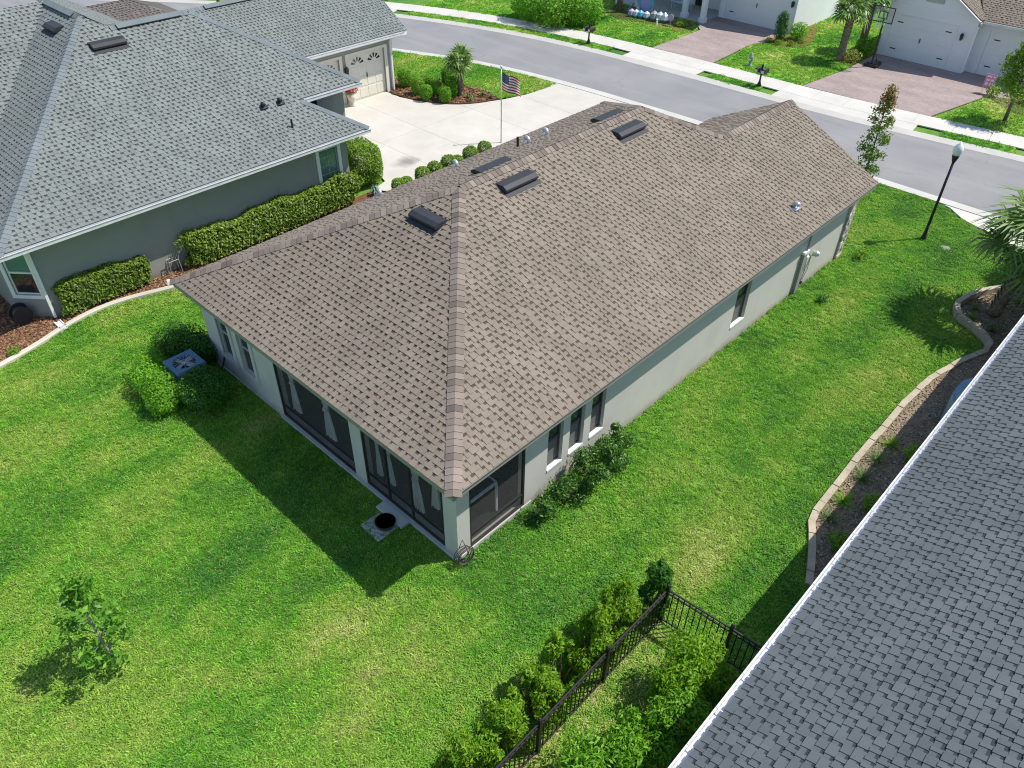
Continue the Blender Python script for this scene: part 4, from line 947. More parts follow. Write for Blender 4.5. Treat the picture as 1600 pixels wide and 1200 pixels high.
gutter(hb, -4.15, 3.0, 40.65, 40.65, 2.64, (0, -1)); m = MB(); m.bar((-4.2, 40.5, 2.55), (-4.3, 40.75, 2.35), .09, .07); m.bar((-4.3, 40.5, 2.35), (-4.3, 40.48, .1), .09, .07); m.build('downspout', 'white_trim', hb)
ha = far_house('white house across the street with columned porch, cut by the top edge', (-17, 44, 0))
wall(ha, 'y', 40.45, 40.65, -19.1, -14.1, -.1, 2.75, 'stucco_white', [(-18.7, -14.6, .0, 2.2)]); wall(ha, 'x', -14.3, -14.1, 40.65, 50, -.1, 2.75, 'stucco_white'); wall(ha, 'x', -19.1, -18.9, 40.65, 43, -.1, 2.75, 'stucco_white')
wall(ha, 'y', 41.6, 41.8, -26, -19.1, -.1, 2.75, 'stucco_white', [(-21.6, -20.6, 0, 2.1), (-24.5, -23, .8, 2.0)])
plank_door(ha, -18.7, -14.6, 40.45, 2.2)
m = MB(); m.box(-21.6, -20.6, 41.66, 41.72, .05, 2.1); m.build('door', 'glass_dark', ha); m = MB(); m.box(-24.5, -23, 41.66, 41.72, .8, 2.0); m.build('window', 'glass_dark', ha)
for x, y in ((-20.5, 38.75), (-19.1, 38.65), (-22.9, 38.3), (-25.2, 38.3)):
    m = MB(); m.box(x - .14, x + .14, y - .14, y + .14, 0, 2.6); m.box(x - .19, x + .19, y - .19, y + .19, 0, .3); m.box(x - .19, x + .19, y - .19, y + .19, 2.5, 2.62); m.build('column', 'stucco_white', ha)
m = MB(); m.box(-25.6, -19.15, 38.45, 41.58, -.02, .06); m.build('porch_floor', 'slab_concrete', ha)
m = MB(); m.box(-25.6, -18.9, 38.4, 38.9, 2.62, 2.9); m.build('porch_beam', 'white_trim', ha)
RA = Roof(ha, 'shingle_brown', 'cap_brown', singles=0)
RA.plane((-26, 38.1, 2.9), (1, 0, 0), (0, 1, .5), [(0, 0), (8.6, 0), (8.6, 6), (0, 6)], False)  # unseen porch roof, stretched past the porch to block a sun patch
RA.plane((-13.8, 40.1, 2.75), (0, 1, 0), (-1, 0, .6), [(0, 0), (10, 0), (10, 3.3), (0, 3.3)], False); RA.plane((-19.4, 50.1, 2.75), (0, -1, 0), (1, 0, .6), [(0, 0), (10, 0), (10, 3.3), (0, 3.3)], False)
RA.finish()
m = MB(); m.face([(-19.1, 40.46, 2.75), (-14.1, 40.46, 2.75), (-16.6, 40.46, 4.2)]); m.build('gable', 'stucco_white', ha)
wall_lamp(ha, (-14.35, 40.45, 1.6), (0, -1, 0))
hd = far_house('dark brown shingle roof beyond the grey house ridge', (-34, 6, 0))
RD = Roof(hd, 'shingle_dark', 'shingle_dark', singles=0)
RD.plane((-29.2, 0, 2.75), (0, 1, 0), (-1, 0, .42), [(-8, 0), (12.4, 0), (9.6, 3.0), (-8, 3.0)]); RD.plane((-35, 12.4, 2.75), (1, 0, 0), (0, -1, .42), [(0, 0), (5.8, 0), (3, 3.0), (2.8, 3.0)][::-1], False)
RD.plane((-34.8, 12.4, 2.75), (0, -1, 0), (1, 0, .42), [(0, 0), (20.4, 0), (20.4, 3.0), (2.8, 3.0)]); RD.finish()
wall(hd, 'x', -29.9, -29.7, -8, 11.8, -.1, 2.7, 'stucco_white'); wall(hd, 'x', -34.3, -34.1, -8, 11.8, -.1, 2.7, 'stucco_white'); wall(hd, 'y', 11.6, 11.8, -34.1, -29.9, -.1, 2.7, 'stucco_white')

# ================================================================== planting beds
def chips(name, poly, n, size, mat, z=.02, flat=.35, kind='stuff', label=None, colr=None):
    xs = np.array(poly); lo, hi = xs.min(0), xs.max(0); pts = []
    px, py = xs[:, 0], xs[:, 1]
    while len(pts) < n:
        q = rng.uniform(lo, hi, (n, 2)); ins = np.zeros(n, bool); j = len(xs) - 1
        for i in range(len(xs)):
            c = ((py[i] > q[:, 1]) != (py[j] > q[:, 1])) & (q[:, 0] < (px[j] - px[i]) * (q[:, 1] - py[i]) / (py[j] - py[i] + 1e-12) + px[i]); ins ^= c; j = i
        pts += list(q[ins])
    P = np.concatenate([np.array(pts[:n]), rng.uniform(z, z + size * .4, (n, 1))], 1)
    # small closed octahedra, stretched
    a = sph(n); a[:, 2] *= flat; a = unit(a); b = unit(np.cross(a, np.array([0, 0, 1.]) + sph(n) * .4)); c = np.cross(a, b)
    L = size * rng.uniform(.6, 1.4, (n, 1)); A, B, Cc = a * L * .5, b * L * rng.uniform(.2, .45, (n, 1)), c * L * .18
    T = []
    for s1, s2, s3 in ((1, 1, 1), (1, -1, 1), (-1, 1, 1), (-1, -1, 1), (1, 1, -1), (1, -1, -1), (-1, 1, -1), (-1, -1, -1)):
        tri = [P + A * s1, P + B * s2, P + Cc * s3]
        if s1 * s2 * s3 < 0: tri = tri[::-1]
        T.append(np.stack(tri, 1))
    V = np.concatenate(T, 0).reshape(-1, 3); C = np.zeros((8 * n, 3)); tone = rng.uniform(0, 1, n); C[:, 0] = np.tile(tone, 8)
    o = link(name, quads_mesh(name, V, C, mat, 3), (0, 0, 0)); o['kind'] = kind
    if label: o['label'] = label; o['category'] = name.replace('_', ' ')
    return o
leaf_mat('mulch_chip', (.10, .045, .028), (.36, .22, .12), rough=.9, trans=0.0, spec=.1); leaf_mat('mulch_chip_dark', (.05, .025, .018), (.16, .08, .05), rough=.9, trans=0.0, spec=.1)
leaf_mat('pebble', (.22, .16, .105), (.56, .47, .33), rough=.85, trans=0.0, spec=.2)
bed2 = CURB + [(-15.45, 10.3), (-15.45, -1.85), (-19.5, -1.85), (-19.5, -4.6)]
sheet('bed', bed2, .02, 'mulch_ground'); chips('mulch', [p for p in CURB if p[1] < 3.2] + [(-15.45, 3.2), (-15.45, -1.85), (-18.2, -1.85), (-18, -4.4)], 7000, .085, 'mulch_chip', label='brown wood mulch beside the grey house')
# concrete curb round that bed
def ribbon(line, w, h, z0=-.03):
    m = MB(); a, b = offset(line, w / 2), offset(line, -w / 2); r = w * .18; a2, b2 = offset(line, w / 2 - r), offset(line, -w / 2 + r); n = len(line)
    rows = [[(*a[i], z0), (*a[i], h - r), (*a2[i], h), (*b2[i], h), (*b[i], h - r), (*b[i], z0)] for i in range(n)]
    for p, q in zip(rows, rows[1:]):
        for k in range(5): m.face([p[k], p[k + 1], q[k + 1], q[k]])
    m.face(rows[0][::-1]); m.face(rows[-1]); return m
tag(ribbon(CURB, .17, .11).build('bed_curb', 'curb_tan'), 'pale concrete curb curving between mulch bed and back lawn', 'curb')
# bed with pebbles along the slate-roofed house, edged with blocks
bed3 = EDGE + [(6.33, 5.0), (6.33, 21.3)]
sheet('bed', bed3, .03, 'gravel_ground'); chips('pebbles', bed3, 9000, .07, 'pebble', .03, .8, label='tan pebbles in the bed along the slate-roofed house')
el = thing('bed_edging', (4.4, 12, 0), 'tan block edging winding along the side lawn', 'edging')
dl = dense(EDGE, .05); acc = 0; last = 0; k = 0
for i in range(1, len(dl)):
    acc += math.dist(dl[i - 1], dl[i])
    if acc > .34:
        a, b = Vector((*dl[last], 0)), Vector((*dl[i], 0)); t = (b - a); L = t.length; t /= L; n = Vector((-t.y, t.x, 0)); c = (a + b) / 2 - n * -.0; hgt = .11 + .012 * math.sin(k * 2.3) + (.14 if c.y > 16 else 0)
        m = MB(); j = random.Random(k)
        m.obox(c + Vector((0, 0, hgt / 2 - .03)), t * (L / 2 - .003), n * .078, Vector((j.uniform(-.006, .006), j.uniform(-.006, .006), hgt / 2 + .02)))
        m.build('edging_block', 'block_tan', el); last = i; acc = 0; k += 1
# mulch bed and topiary strip along the driveway; bed with the small palm
sheet('bed', [(-14.88, 10.35), (-14.38, 10.35), (-14.38, 21.4), (-14.7, 21.4)], .022, 'mulch_dark')
BEDP = [(-22.9, 17.35), (-21.7, 17.55), (-20.9, 17.85), (-20.05, 18.35), (-19.5, 18.9), (-19.05, 19.65), (-18.95, 20.6), (-19.9, 20.85), (-22.0, 20.55), (-23.5, 19.75), (-24.6, 18.65), (-24, 17.9)]
sheet('bed', BEDP, .022, 'mulch_ground'); chips('mulch', BEDP, 2500, .12, 'mulch_chip', .025, label='brown mulch round the small palm at the driveway')
tag(ribbon(smooth_line([(-22.9, 17.3), (-21.7, 17.5), (-20.9, 17.8), (-20.05, 18.3), (-19.5, 18.85), (-19.05, 19.6), (-18.85, 20.3)], 1), .08, .07).build('bed_edging', 'mulch_dark'), 'dark thin edging between driveway and palm bed', 'edging')
for poly, mat in (([(-24.6, 36.2), (-23.2, 35.4), (-21, 36.1), (-19.3, 36.7), (-19.0, 38.2), (-25.4, 38.3)], 'mulch_dark'), ([(-20.0, 36.5), (-19.2, 35.9), (-18.5, 37.1), (-19.4, 37.7)], 'mulch_red'),
                  ([(-14.7, 38.2), (-13.5, 37.7), (-12.3, 38.7), (-12.6, 40.4), (-13.6, 43), (-14.1, 43), (-14.1, 40.4)], 'mulch_red'), ([(-9.9, 37.2), (-9.0, 37.5), (-8.95, 40.4), (-10.2, 41.3), (-10.4, 39)], 'mulch_dark'), ([(-2.1, 37.9), (-.4, 36.6), (1.5, 37.0), (2, 40), (-1, 38.6)], 'mulch_dark')):
    sheet('bed', poly, .03, mat)

# ================================================================== plants
# clipped hedges against the grey house
def hedge(p0, p1, w, h, label, n, seed):
    a, b = Vector((*p0, 0)), Vector((*p1, 0)); L = (b - a).length; c = (a + b) / 2; t = thing('hedge', c, label, 'hedge')
    P, N = blob(n, w / 2, L / 2, h / 2, 9.0, .3, .10, seed); P[:, 2] += h / 2 + .02
    P[:, 2] *= 1 + .06 * np.sin(P[:, 1] * 2.1 + seed) + .04 * np.sin(P[:, 1] * 5.3)
    m = P[:, 2] > .14; V, C = leaf_quads(P[m], N[m], .115, .42, .7, .07, .8)
    link('foliage', quads_mesh('hedge_foliage', V, C, 'leaf_hedge'), c, t)
    mb = MB(); r = random.Random(seed)
    for i in range(int(L / .35)):
        y = -L / 2 + .2 + i * .35; o = c + Vector((r.uniform(-.08, .08), y, 0)); mb.tube([o, o + Vector((r.uniform(-.1, .1), r.uniform(-.1, .1), h * .8))], [.02, .008], 5)
    mb.build('stem', 'bark', t)
hedge((-15.36, -1.55), (-15.36, 1.15), .42, 1.05, 'shorter clipped green hedge at the rear corner of the grey house', 9000, 3)
hedge((-15.2, 2.5), (-15.2, 9.2), .6, 1.15, 'long clipped green hedge along the grey house wall', 19000, 8)
shrub('shrub', (-16.3, 10.35, 0), (.75, .75, 1.65), 'tall rounded clipped bush at the front corner of the grey house', 'bush', 'leaf_tree', 9000, .095, 3.0, .06, 11, depth=.3)
def spiky(name, loc, r, h, n, w, label, cat, mat, group=None, seed=0):
    t = thing(name, loc, label, cat, group); o = Vector(loc); rr = random.Random(seed)
    for i in range(n):
        a = rr.uniform(0, 6.28); q = rr.uniform(.2, 1); m = MB(); d = Vector((math.cos(a), math.sin(a), 0)); s = Vector((-d.y, d.x, 0)) * w; e = o + d * r * q; hh = h * (1.15 - .6 * q) * rr.uniform(.8, 1.1); c = (rr.random(), 0, 0)
        mid = o + d * r * q * .45 + Vector((0, 0, hh * .85)); m.face([o + d * .02 - s * .6, o + d * .02 + s * .6, mid + s, mid - s], c); m.face([mid - s, mid + s, e + s * .1 + Vector((0, 0, hh * .7)), e - s * .1 + Vector((0, 0, hh * .7))], c); m.build('leaf', mat, t, o)
    return t
spiky('agave', (-15.15, 10.0, .02), .42, .45, 22, .035, 'small blue-green agave at the end of the hedge', 'agave', 'leaf_agave', seed=4)
shrub('shrub', (-14.5, -3.3, .02), (.18, .18, .25), 'tiny bright plant alone in the mulch bed', 'plant', 'leaf_bright', 350, .045, 2, .1, 12, stems=2)
# bushes round the air conditioner
shrub('shrub', (-11.05, .05, 0), (.95, .5, .95), 'dark leafy bush behind the air conditioner', 'bush', 'leaf_dark', 5500, .085, 2.6, .15, 21, lobes=[(-.45, -.15, .42, .5, .42), (.1, 0, .5, .55, .48), (.6, .2, .45, .45, .45)])
shrub('shrub', (-10.5, -1.35, 0), (.6, .5, .8), 'bright green bush at the far lawn side of the air conditioner', 'bush', 'leaf_bright', 5200, .065, 2.4, .16, 22, lobes=[(-.35, .25, .4, .45, .4), (.15, -.0, .42, .5, .42)])
shrub('shrub', (-9.6, -1.4, 0), (.5, .5, .8), 'bright green bush at the near lawn side of the air conditioner', 'bush', 'leaf_bright', 5200, .065, 2.4, .14, 23, lobes=[(-.12, .05, .45, .52, .45), (.25, -.12, .38, .42, .38)])
shrub('shrub', (-8.8, -.62, 0), (.66, .6, .95), 'rounded dark green bush between air conditioner and porch', 'bush', 'leaf_dark', 6500, .065, 2.8, .1, 24)
# shrubs against the side wall
for i, (x, y, rx, ry, h, lab) in enumerate(((.0, 2.5, .42, .5, .6, 'ragged low shrub beside the porch side screen'), (.1, 3.3, .46, .5, .65, 'dark leafy shrub under the first side window'), (.14, 4.15, .5, .5, .85, 'tall dark shrub under the second side window'),
                                            (.14, 4.9, .5, .5, .85, 'dense dark shrub under the third side window'), (-.1, 5.5, .24, .28, .85, 'thin upright shrub past the third side window'))):
    g = random.Random(300 + i); lo = [(g.uniform(-.6, .6) * rx, g.uniform(-.8, .8) * ry, h * g.uniform(.2, .95), rx * g.uniform(.3, .55), h * g.uniform(.1, .22)) for _ in range(9)]
    shrub('shrub', (x, y, 0), (rx, ry, h), lab, 'shrub', 'leaf_deep', (1500, 1600, 2300, 2400, 650)[i], .09, 2.0, .3, 31 + i, lobes=lo, group='shrubs along the side wall', stems=9, depth=.8, asp=.36, spread=1.1, up=.4)
shrub('shrub', (.45, 15.2, 0), (.2, .2, .25), 'small weed clump in the lawn below the meter', 'plant', 'leaf_dark', 160, .08, 2, .3, 41, stems=3, depth=.8)
shrub('shrub', (.15, 18.7, 0), (.25, .35, .35), 'low plant at the foot of the stone corner', 'plant', 'leaf_tree', 260, .08, 2, .3, 42, stems=3, depth=.8)
# shrubs outside the fence
for i, (x, y, r, h, lab) in enumerate(((3.22, 2.3, .36, 1.45, 'dark upright shrub at the fence corner'), (3.02, 1.25, .56, 1.5, 'bright shrub second from the fence corner'), (3.05, .5, .54, 1.5, 'bright shrub third from the fence corner'),
                                       (2.98, -.25, .56, 1.5, 'leafy shrub midway along the fence'), (2.98, -1.0, .56, 1.45, 'leafy shrub near the lower end of the fence'), (3.0, -1.9, .52, 1.5, 'leafy shrub at the lower picture edge by the fence'), (3.0, -2.7, .5, 1.5, 'last fence shrub, cut by the lower edge'))):
    g = random.Random(i + 5); lo = []
    for q in range(20):
        f = g.uniform(.12, 1.0); w = r * (1.1 - .75 * f); a = g.uniform(0, 6.28); lo.append((math.cos(a) * w * .75, math.sin(a) * w * 1.15, h * f, r * g.uniform(.2, .36), h * g.uniform(.09, .2)))
    shrub('shrub', (x, y, 0), (r, r, h), lab, 'shrub', 'leaf_dark' if i == 0 else 'leaf_fence', 7600, .085, 2.0, .3, 50 + i, lobes=lo, group='shrubs along the black fence', yellow=.1, depth=.9, spread=.9, asp=.33, up=.5, stems=9)
for i, (x, y, r, h, lab) in enumerate(((4.8, 1.2, .8, 1.3, 'large glossy shrub inside the fence near its corner'), (4.85, .1, .8, 1.3, 'large glossy shrub between slate roof and fence'), (4.55, -1.0, .85, 1.3, 'large glossy shrub inside the fence at the lower edge'))):
    g = random.Random(90 + i); lo = [(g.uniform(-.4, .4), g.uniform(-.6, .6), h * g.uniform(.2, .9), r * g.uniform(.25, .5), h * g.uniform(.12, .28)) for _ in range(14)]
    shrub('shrub', (x, y, 0), (r, r, h), lab, 'shrub', 'leaf_fence' if i == 0 else 'leaf_bright', 9000, .095, 2.0, .22, 60 + i, lobes=lo, depth=.7, spread=1.0, asp=.34, up=.5)
sheet('fence_strip', [(3.4, -3.2), (3.62, -3.2), (3.64, 2.3), (3.42, 2.3)], .012, 'soil_pale', th=.03)
# tufts in the pebble bed
for i, (x, y, s) in enumerate(((4.72, 10.4, .4), (4.7, 9.65, .42), (4.72, 8.8, .45), (4.75, 7.8, .4), (4.75, 7.1, .36), (4.1, 18.2, .28), (4.2, 17.6, .26), (4.9, 17.35, .3), (5.0, 19.5, .3))):
    P, N = blob(260, s, s, s * .8, 2, .9, .2, i, True); t = thing('grass_tuft', (x, y, .03), ('fine green tuft in the pebble bed, number %d from the palm end' % 0) if 0 else
        ['feathery tuft in the pebbles nearest the blue utility box', 'feathery tuft second from the blue utility box', 'feathery tuft midway along the block edging', 'feathery tuft close to the slate gutter', 'feathery tuft near the edging bend', 'low tuft at the tip of the palm bed', 'low tuft at the inner curve of the palm bed', 'arching tuft in front of the palm trunk', 'low tuft behind the palm trunk'][i], 'plant', 'tufts in the pebble bed')
    V = []; C = []
    for p in P[:150]:
        d = p * np.array([1, 1, 1]); b = d * np.array([.15, .15, 0]); sd = np.array([-d[1], d[0], 0]); sd = sd / (np.linalg.norm(sd) + 1e-6) * .008; V += [b - sd, b + sd, d + sd * .3, d - sd * .3]; C.append((rng.random(), 0, 0))
    link('blades', quads_mesh('tuft_blades', np.array(V), np.array(C), 'leaf_grassy' if i % 3 else 'leaf_fence'), (x, y, .03), t)
for i, (x, y, l) in enumerate(((5.25, 6.4, 'small leafy plant under the slate gutter by the lower edging'), (5.3, 8.0, 'small leafy plant under the slate gutter mid-bed'), (5.35, 10.2, 'small leafy plant beneath the slate eave'), (5.6, 18.3, 'round green plant right of the palm trunk'))):
    shrub('shrub', (x, y, .03), (.25, .25, .45), l, 'plant', 'leaf_fence', 420, .08, 2, .25, 70 + i, stems=3)
# clipped balls along the driveway edge
tp = shrub('topiary', (-14.6, 10.75, .02), (.26, .26, .55), 'clipped ball bush at the start of the driveway row', 'topiary', 'leaf_tree', 2200, .06, 2.6, .04, 80, depth=.25, group='clipped balls along the driveway', stems=3)
OB = ['second', 'third', 'fourth', 'fifth', 'sixth', 'seventh', 'eighth']
for i, (y, s) in enumerate(((11.15, .9), (11.95, 1.12), (12.6, 1.15), (13.35, 1.2), (13.8, .95), (14.55, 1.2), (15.35, 1.15))):
    copy_tree(tp, (-14.6, y, .02), i * .9, s, 'clipped ball bush, %s in the row beside the driveway' % OB[i])
tb = shrub('topiary', (-21.95, 18.15, .02), (.3, .3, .8), 'upright clipped bush nearest the garage in the palm bed', 'topiary', 'leaf_bright', 2000, .075, 3.2, .03, 85, depth=.25, group='clipped bushes in the palm bed', stems=3)
for i, (x, y, s, l) in enumerate(((-21.1, 17.95, 1.0, 'front clipped bush second from the garage'), (-20.3, 18.4, 1.05, 'front clipped bush nearest the small palm'), (-22.0, 19.0, .95, 'clipped bush in the middle of the palm bed, nearer the garage'), (-21.3, 18.75, .9, 'clipped bush in the centre of the palm bed'),
                                  (-21.2, 19.7, 1.0, 'back clipped bush left of the small palm'), (-20.6, 19.1, 1.15, 'dark tall clipped bush close to the small palm'), (-22.2, 20.3, 1.0, 'back clipped bush by the lawn edge'), (-23.2, 18.4, 1.2, 'dark clipped bush against the garage corner'))): copy_tree(tb, (x, y, .02), i * 1.1, s * .88, l)
for i, (x, y) in enumerate(((-22.8, 19.3), (-23.5, 19.2), (-22.3, 19.9), (-19.9, 19.6), (-19.5, 19.3), (-19.6, 20.2), (-19.1, 20.3))):
    spiky('flax_lily', (x, y, .02), .3, .35, 14, .03, ['pale striped tuft behind the garage corner bush', 'pale striped tuft nearest the grey garage', 'pale striped tuft at the back of the palm bed', 'pale striped tuft right of the small palm', 'pale striped tuft at the driveway edge of the palm bed', 'green tuft at the lawn edge of the palm bed', 'bright tuft at the tip of the palm bed'][i], 'plant', 'leaf_grassy', 'striped tufts in the palm bed', seed=i)
# big clipped bushes across the street
for i, (x, y, r, h, l) in enumerate(((-26.9, 31.7, 1.25, 2.0, 'big rounded bush across the street, nearest the far corner'), (-25.0, 31.6, 1.35, 1.9, 'big clipped bush across the street closest to the sidewalk'), (-24.1, 33.0, 1.2, 1.8, 'big bush across the street behind the other two'))):
    shrub('shrub', (x, y, 0), (r, r, h), l, 'bush', 'leaf_bright', 4200, .16, 2.8, .1, 100 + i, group='big bushes across the street')
shrub('shrub', (-13.9, 38.6, 0), (.3, .3, 1.6), 'tall upright grasses beside the white garage wall', 'plant', 'leaf_dark', 700, .3, 4, .1, 110, asp=.12, up=0, spread=.5, stems=8)
shrub('shrub', (-13.3, 39.6, 0), (.5, .5, 1.0), 'bushy green shrub in the red mulch bed', 'shrub', 'leaf_bright', 900, .12, 2, .2, 111)
for i, (x, y) in enumerate(((-14.2, 38.0), (-13.6, 37.95), (-13.0, 38.3), (-12.8, 39.2))): shrub('shrub', (x, y, 0), (.22, .22, .3), ['small plant at the corner of the red mulch bed', 'small plant in front of the upright grasses', 'small plant at the curve of the red mulch bed', 'small plant at the back of the red mulch bed'][i], 'plant', 'leaf_tree', 160, .08, 2, .2, 115 + i, stems=2)
shrub('shrub', (-9.3, 39.6, 0), (.5, .6, 1.0), 'dark bush between the twin palms and the garage', 'bush', 'leaf_bright', 900, .13, 2, .2, 120)
shrub('shrub', (-9.4, 38.2, 0), (.55, .5, .6), 'bronze-green low shrub at the foot of the twin palms', 'shrub', 'leaf_copper', 700, .1, 2, .2, 121, yellow=.35)
shrub('shrub', (-2.0, 38.2, 0), (.35, .35, .55), 'yellow-green shrub by the pink yard sign', 'shrub', 'leaf_fence', 350, .1, 2, .2, 122, yellow=.4)
shrub('shrub', (.2, 38.6, 0), (.9, .7, 1.1), 'dark shrub behind the leafy street tree', 'shrub', 'leaf_dark', 1000, .14, 2, .2, 123)
shrub('shrub', (-19.5, 36.9, 0), (.35, .3, .35), 'colourful low plants at the tip of the porch bed', 'plant', 'leaf_fence', 300, .09, 2, .2, 124, yellow=.3)
for i, (x, y, h) in enumerate(((-36.5, 15.6, 1.6), (-34.5, 17.2, 1.4), (-38.5, 13.5, 1.5))): shrub('shrub', (x, y, 0), (1.1, 1.1, h), ['round bush past the grey house ridge', 'green bush past the garage ridge', 'bush near the far bend of the road'][i], 'bush', 'leaf_dark', 900, .16, 2, .2, 130 + i)

# ------------------------------------------------------------------ trees
def limb_tree(name, loc, label, height, spread, mat, leaf, nleaf, trunk_r, seed, bark='bark', base_h=.35, clumps=16, flat=.8, lean=(0, 0), yellow_top=False, clump_r=.4, depth=.85, spr=1.2):
    t = thing(name, loc, label, 'tree'); o = Vector(loc); r = random.Random(seed); m = MB()
    top = o + Vector((lean[0], lean[1], height * .92)); mid = o + Vector((lean[0] * .4 + r.uniform(-.05, .05), lean[1] * .4, height * .45))
    m.tube([o - Vector((0, 0, .03)), o + (mid - o) * .5, mid, mid + (top - mid) * .5, top], [trunk_r * 1.3, trunk_r, trunk_r * .8, trunk_r * .5, trunk_r * .15], 8)
    cs = []
    for i in range(clumps):
        f = base_h + (1 - base_h) * (i + .5) / clumps; z = height * f; p = o + Vector((lean[0] * f, lean[1] * f, 0)); a = i * 2.4 + r.uniform(-.4, .4)
        w = spread * math.sin(math.pi * min(1, (.25 + .75 * (f - base_h) / (1 - base_h)) ** flat)) * r.uniform(.5, 1.0)
        e = p + Vector((math.cos(a) * w, math.sin(a) * w, z)); s = p + Vector((0, 0, max(z - w * .8, height * base_h * .7)))
        m.tube([s, s + (e - s) * .55 + Vector((0, 0, .03)), e], [trunk_r * .4, trunk_r * .26, trunk_r * .1], 5); cs.append((e - o, f))
    cs.append((top - o, 1.0)); tr = m.build('trunk', bark, t, o, True)
    Vs, Cs = [], []
    for e, f in cs:
        k = nleaf // len(cs); P, N = blob(k, clump_r, clump_r, clump_r * .75, 2, depth, .3, r.randrange(999)); V, C = leaf_quads(P + np.array(e), N, leaf, .42, .3, 0, spr)
        if yellow_top: C[:, 1] = (rng.uniform(0, 1, len(C)) < max(0, (f - .62) * 2.2)) * rng.uniform(.4, 1, len(C))
        Vs.append(V); Cs.append(C)
    link('crown', quads_mesh(name + '_crown', np.concatenate(Vs), np.concatenate(Cs), mat), o, t)
    return t
limb_tree('young_tree', (-3.36, -5.7, 0), 'small sapling with large glossy leaves alone on the back lawn', 2.5, .52, 'leaf_sapling', .15, 900, .03, 3, 'bark_pale', .2, 18, clump_r=.24)
limb_tree('slender_tree', (-2.0, 23.2, 0), 'slim tree with coppery top at the front corner of the brown-roofed house', 4.1, .46, 'leaf_copper', .115, 3000, .04, 5, 'bark', .12, 26, flat=1.3, yellow_top=True, clump_r=.26)
limb_tree('street_tree', (-.45, 35.2, 0), 'round leafy tree on the lawn beside the pink sign', 3.6, .95, 'leaf_tree', .15, 5200, .07, 9, 'bark', .38, 20, clump_r=.5)
limb_tree('shade_tree', (-24.0, 36.7, 0), 'tree trunk in the dark bed before the white porch', 6.5, 1.8, 'leaf_tree', .22, 3000, .16, 12, 'bark', .55, 14, clump_r=.8)
limb_tree('far_tree', (-40.5, 18.5, 0), 'thin tree beside the far bend of the road', 5, 1.2, 'leaf_dark', .2, 1500, .1, 14, 'bark', .5, 10, clump_r=.6)

def fan_frond(seed, L=.72, R=.68, n=24, w=.032):
    """fan palm leaf: bent stalk and a fan of narrow pleated strips"""
    g = random.Random(seed); V = []; C = []
    st = [Vector((0, 0, 0)), Vector((L * .5, 0, L * .14)), Vector((L, 0, L * .12))]
    for a, b in zip(st, st[1:]): V += [a + Vector((0, -.012, 0)), a + Vector((0, .012, 0)), b + Vector((0, .012, 0)), b + Vector((0, -.012, 0))]; C.append((.6, .6, 0))
    h = st[-1]
    for i in range(n):
        a = math.radians(-125 + 250 * i / (n - 1)); l = R * (1 - .25 * abs(i / (n - 1) - .5)) * g.uniform(.85, 1.1); d = Vector((math.cos(a), math.sin(a), .12)); s = Vector((-d.y, d.x, 0)) * w
        m = h + d * l * .55 + Vector((0, 0, .05 * (1 if i % 2 else -.2))); e = h + d * l + Vector((0, 0, -l * g.uniform(.25, .5))); c = (g.random(), .5 if g.random() < .15 else 0, 0)
        V += [h - s * .3, h + s * .3, m + s, m - s, m - s, m + s, e + s * .08, e - s * .08]; C += [c, c]
    return quads_mesh('frond', np.array([tuple(v) for v in V]), np.array(C), 'leaf_palm')
FR = [fan_frond(k) for k in range(4)]; FR_WIDE = [fan_frond(k + 9, .55, .6, 15, .05) for k in range(4)]
def palm(loc, h, label, n=28, sc=1.0, tr=.13, seed=1, boots=True, lean=(0, 0), FR=FR):
    t = thing('palm_tree', loc, label, 'palm tree'); o = Vector(loc); r = random.Random(seed); m = MB(); k = 9
    m.tube([o + Vector((math.sin(i * .6) * .02 + lean[0] * (i / k) ** 1.3, lean[1] * (i / k) ** 1.3, h * i / k - (.03 if i == 0 else 0))) for i in range(k + 1)], [tr * (1.25 if i == 0 else 1.0 + .06 * math.sin(i * 2.2)) for i in range(k + 1)], 12); tk = m.build('trunk', 'palm_bark', t, o, True)
    if boots:
        bm = MB()
        for i in range(int(h / .09)):
            for j in range(5):
                a = j * 1.2566 + i * .63; z = .25 + i * .09
                if z > h: continue
                d = Vector((math.cos(a), math.sin(a), 0)); p = o + d * tr * .95 + Vector((lean[0] * (z / h) ** 1.3, lean[1] * (z / h) ** 1.3, z)); bm.obox(p + d * .02, d * .018 + Vector((0, 0, .03)), Vector((-d.y, d.x, 0)) * tr * .38, Vector((0, 0, .055)) + d * .02)
        bm.build('boots', 'palm_bark', t, o, kind=None)
    for i in range(n):
        a = i * 2.39996 + r.uniform(-.2, .2); el = math.radians(80 - 115 * (i / n) ** .8 + r.uniform(-8, 8))
        f = bpy.data.objects.new('frond', FR[i % 4]); col.objects.link(f); f.parent = t; f.location = (lean[0], lean[1], h - .02); f.rotation_euler = (r.uniform(-.3, .3), -el * .9, a); s = sc * r.uniform(.85, 1.15); f.scale = (s, s, s)
    return t
palm((4.6, 18.3, .03), 2.5, 'cabbage palm with rough trunk in the pebble bed', 32, 1.35, .17, 2, lean=(.3, .1))
palm((6.0, 22.4, .0), 2.5, 'palm at the right edge beyond the cabbage palm', 22, 1.15, .15, 3)
palm((-20.4, 19.5, .02), 1.5, 'small palm in the bed at the grey house driveway', 20, .85, .12, 4, FR=FR_WIDE)
palm((-9.85, 37.9, .02), 2.5, 'nearer twin palm beside the basketball hoop', 22, 1.0, .16, 5, FR=FR_WIDE); palm((-9.75, 40.2, .02), 2.5, 'farther twin palm beside the white garage', 22, 1.0, .16, 6, FR=FR_WIDE)

